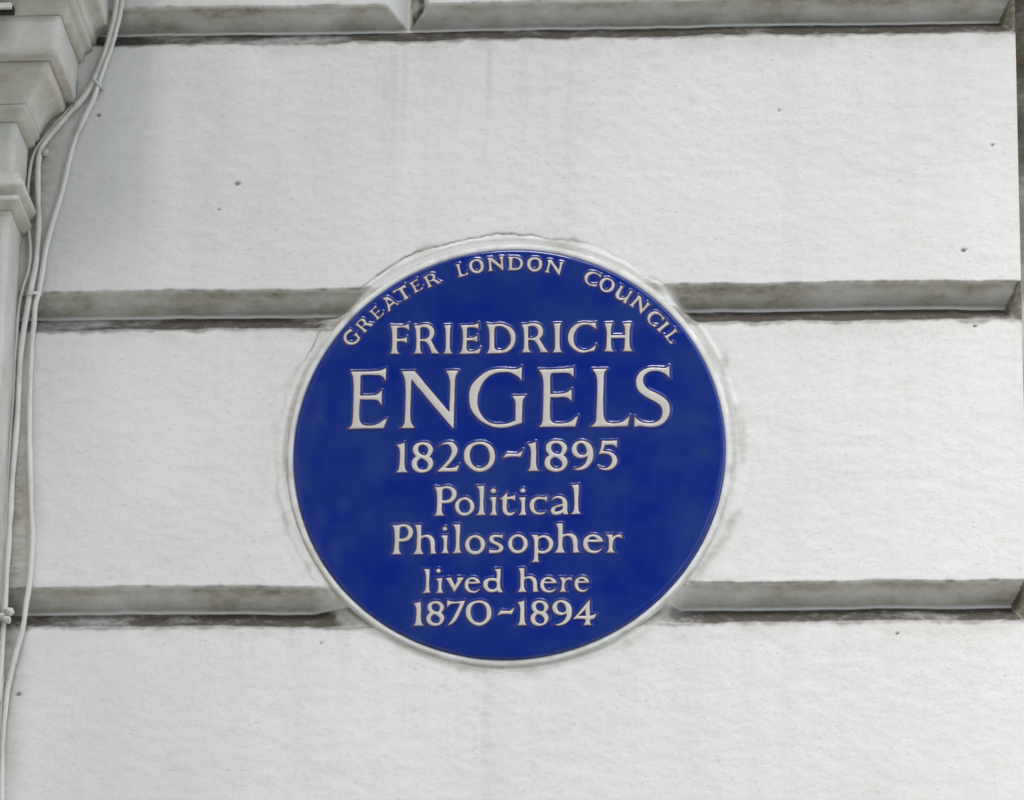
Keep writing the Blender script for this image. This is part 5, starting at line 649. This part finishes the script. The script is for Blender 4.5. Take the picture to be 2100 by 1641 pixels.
def clip(loc, ang, wid, label, seed):
    """small strap bent over the cables with a nail at one end"""
    e = empty('cable_clip', (loc[0], 0.0, loc[1])); tag(e, label, 'cable clip', 'cable clips on the left-hand cables')
    ca, sa_ = math.cos(ang), math.sin(ang); V = []; F = []
    K = 14
    for k in range(K + 1):
        t = -1 + 2 * k / K; hgt = 0.0100 * math.sqrt(max(0.0, 1 - t ** 4)) 
        for v, th in ((-0.0019, 0), (0.0019, 0), (0.0019, 0.0009), (-0.0019, 0.0009)):
            u = t * (wid + th); V.append((loc[0] + u * ca - v * sa_, 0.0055 - hgt - th, loc[1] + u * sa_ + v * ca))
    for k in range(K):
        for q in range(4): F.append((k * 4 + q, k * 4 + (q + 1) % 4, k * 4 + 4 + (q + 1) % 4, k * 4 + 4 + q))
    F += [(0, 1, 2, 3), tuple(K * 4 + q for q in (3, 2, 1, 0))]
    mesh_obj('strap', V, F, M_CABLE, e, attrs={'dirt_shade': [0.1] * len(V)})
    V = []; F = []; c = (loc[0] + (wid + 0.0022) * ca, loc[1] + (wid + 0.0022) * sa_)
    for yv, rr in ((0.006, 0.0018), (0.001, 0.0018), (-0.0002, 0.0012), (-0.0006, 0.0)):
        for k in range(10): a = math.pi * k / 5; V.append((c[0] + rr * math.cos(a), yv, c[1] + rr * math.sin(a)))
    for i in range(3):
        for k in range(10): F.append((i * 10 + k, i * 10 + (k + 1) % 10, (i + 1) * 10 + (k + 1) % 10, (i + 1) * 10 + k))
    mesh_obj('nail', V, F, M_CABLE, e, attrs={'dirt_shade': [0.5] * len(V)})
clip((-0.4955, 0.4655), -0.75, 0.0072, 'painted clip strapping the cables just below the top joint, beside the cornice', 401)
clip((-0.5592, 0.1985), 0.12, 0.0074, 'painted clip strapping the cable bundle at the middle joint', 402)
lump('screw_head', (-0.5525, 0.0005, 0.3785), (0.0042, 0.0050, 0.0042), M_CABLE, 'small round painted screw head beside the bend of the left cable', 'screw', 411, dirt_shade=0.35)
kn = empty('cable_knot', (-0.568, 0.0, -0.192)); tag(kn, 'lumpy painted knot of cable at the lowest joint by the pilaster', 'cable knot')
for i, (dx, dz, sx_, sz_) in enumerate(((0.0035, 0.003, 0.0068, 0.0058), (-0.0060, -0.0040, 0.0075, 0.0046), (0.002, -0.0075, 0.0045, 0.0040))):
    o = lump('loop', (-0.5700 + dx, -0.004 - 0.001 * i, -0.1915 + dz), (sx_, 0.0058, sz_), M_CABLE, None, None, 420 + i); o.parent = kn
    o.matrix_parent_inverse = Matrix.Translation(-kn.location)
# short bracket end under the cornice, top left
def box(name, c, s, mat, parent=None):
    V = []
    for i in (-1, 1):
        for j in (-1, 1):
            for k in (-1, 1): V.append((c[0] + i * s[0] / 2, c[1] + j * s[1] / 2, c[2] + k * s[2] / 2))
    return mesh_obj(name, V, [(0, 1, 3, 2), (4, 6, 7, 5), (0, 4, 5, 1), (2, 3, 7, 6), (0, 2, 6, 4), (1, 5, 7, 3)], mat, parent, smooth=False)

# unseen block added out of frame on the left to shade the wall
shade_block = empty('unseen_block', (-2.2, -1.3, -3.45)); tag(shade_block, 'tall white block added out of view on the far left to shade the wall', 'shade_block')
box('block_wall', (-2.15, -1.56, 3.3), (2.5, 2.90, 13.5), M_TRIM, shade_block)
box('shade_ledge', (-0.80, -1.56, 0.96), (0.30, 3.00, 0.34), M_TRIM, shade_block)  # added ledge, darkens the upper left of the wall
box('block_cap', (-2.15, -1.58, 10.15), (2.65, 3.1, 0.2), M_TRIM, shade_block)
shade_slab = empty('shade_slab', (0.0, -0.3, 1.36)); tag(shade_slab, 'shallow white slab added out of view above the plaque to darken the upper wall', 'shade_slab')  # unseen overhang added to shade the upper wall
box('slab', (-0.15, -0.17, 1.42), (1.9, 0.36, 0.12), M_TRIM, shade_slab)
box('slab_edge', (-0.15, -0.375, 1.42), (1.98, 0.05, 0.07), M_TRIM, shade_slab)
bar = empty('flat_bar', (-0.60, -0.15, 0.4965)); tag(bar, 'short flat painted bar with a painted dark strip for the shadowed gap beneath it, top left corner', 'bar')
box('strip', (-0.603, -0.1530, 0.4968), (0.062, 0.010, 0.0062), M_TRIM, bar)
mg, nt_, p_ = new_mat('gap_shade'); p_.inputs['Base Color'].default_value = (0.02, 0.018, 0.015, 1); p_.inputs['Roughness'].default_value = 0.9
box('gap_shadow', (-0.6012, -0.1470, 0.4945), (0.062, 0.010, 0.0078), mg, bar)  # solid near-black box painted in for the shadow in the gap
# ------------------------------------------------------------------ the street in front
def flat(name, col, rough, x0, x1, y0, y1, z, sc=30.0):
    m, nt, p = new_mat(name); v = objvec(nt)
    c = mixc(nt, mapr(nt, noise(nt, v, sc, 6, 0.7), 0.3, 0.7), tuple(q * 0.75 for q in col), tuple(min(1, q * 1.25) for q in col))
    nt.links.new(c, p.inputs['Base Color']); p.inputs['Roughness'].default_value = rough
    nt.links.new(bump(nt, noise(nt, v, sc * 4, 4), 0.01, 0.5), p.inputs['Normal'])
    o = mesh_obj(name, [(x0, y0, z), (x1, y0, z), (x1, y1, z), (x0, y1, z)], [(0, 1, 2, 3)], m, None, smooth=False)
    tag(o, kind='structure'); return o
GZ = -3.45
flat('ground', (0.10, 0.11, 0.06), 0.9, -250, 250, -250, 250, GZ - 0.15, 4)
flat('pavement', (0.42, 0.405, 0.37), 0.85, -60, 60, -3.6, 0.3, GZ, 20)
flat('road', (0.055, 0.055, 0.057), 0.8, -60, 60, -11.0, -3.6, GZ - 0.14, 40)
kerb = box('kerb', (0, -3.66, GZ - 0.075), (120, 0.12, 0.15), flat('kerb_top', (0.3, 0.3, 0.29), 0.8, -60, 60, -3.72, -3.60, GZ + 0.004).data.materials[0]); tag(kerb, kind='structure')

m_leaf, nt_, p_ = new_mat('leaves'); oi = noise(nt_, objvec(nt_), 1.2, 3)
nt_.links.new(mixc(nt_, mapr(nt_, oi, 0.35, 0.65), (0.035, 0.065, 0.018), (0.07, 0.11, 0.03)), p_.inputs['Base Color']); p_.inputs['Roughness'].default_value = 0.6
m_bark, nt_, p_ = new_mat('bark'); nt_.links.new(mixc(nt_, noise(nt_, objvec(nt_, (4, 4, 1)), 6), (0.06, 0.05, 0.035), (0.14, 0.12, 0.09)), p_.inputs['Base Color']); p_.inputs['Roughness'].default_value = 0.9
def tree(x, y, h, rad, label, seed):
    rs = np.random.RandomState(seed); e = empty('street_tree', (x, y, GZ - 0.15)); tag(e, label, 'tree', 'trees across the street')
    V = []; F = []
    def limb(a, b, ra, rb):
        a = np.array(a, float); b = np.array(b, float); t = b - a; t /= np.linalg.norm(t); s = np.cross(t, [0.3, 1, 0.2]); s /= np.linalg.norm(s); u = np.cross(s, t); base = len(V)
        for c, r in ((a, ra), ((a + b) / 2 + rs.randn(3) * ra * 0.3, (ra + rb) / 2), (b, rb)):
            for k in range(8): an = math.pi * k / 4; V.append(tuple(c + r * (math.cos(an) * s + math.sin(an) * u)))
        for i in range(2):
            for k in range(8): F.append((base + i * 8 + k, base + i * 8 + (k + 1) % 8, base + i * 8 + 8 + (k + 1) % 8, base + i * 8 + 8 + k))
    z0 = GZ - 0.15; limb((x, y, z0), (x, y, z0 + h * 0.4), 0.3, 0.2)
    tips = []
    for k in range(9):
        a = rs.rand() * 6.28; b = (x + math.cos(a) * rad * 0.6, y + math.sin(a) * rad * 0.6, z0 + h * (0.55 + 0.35 * rs.rand())); limb((x, y, z0 + h * (0.28 + 0.12 * rs.rand())), b, 0.13, 0.03); tips.append(b)
    mesh_obj('trunk', V, F, m_bark, e)
    V = []; F = []
    cl = [np.array(t) for t in tips] + [np.array((x + rs.randn() * rad * 0.35, y + rs.randn() * rad * 0.35, z0 + h * (0.10 + 0.80 * rs.rand()))) for _ in range(46)]
    for c in cl:
        rr = rad * (0.32 + 0.2 * rs.rand())
        for _ in range(170):
            d = rs.randn(3); d /= np.linalg.norm(d); c2 = c + d * rr * rs.rand() ** 0.4 * (1, 1, 0.8); q = rs.randn(2, 3) * 0.24; b = len(V)
            V += [tuple(c2 - q[0]), tuple(c2 + q[1]), tuple(c2 + q[0]), tuple(c2 - q[1])]; F.append((b, b + 1, b + 2, b + 3))
    mesh_obj('crown', V, F, m_leaf, e, smooth=False)
for i, (x, y, h, rd, lb) in enumerate(((-17, -15, 19, 4.8, 'leafy street tree across the road, leftmost of the row'), (-9.5, -14, 21, 5.0, 'tall leafy street tree left of centre across the road'),
        (-2.0, -14.5, 22, 5.2, 'tallest street tree directly opposite the plaque'), (5.0, -15, 18, 4.2, 'leafy street tree right of the tallest, last before the gap'))):
    tree(x, y, h, rd, lb, 500 + i)
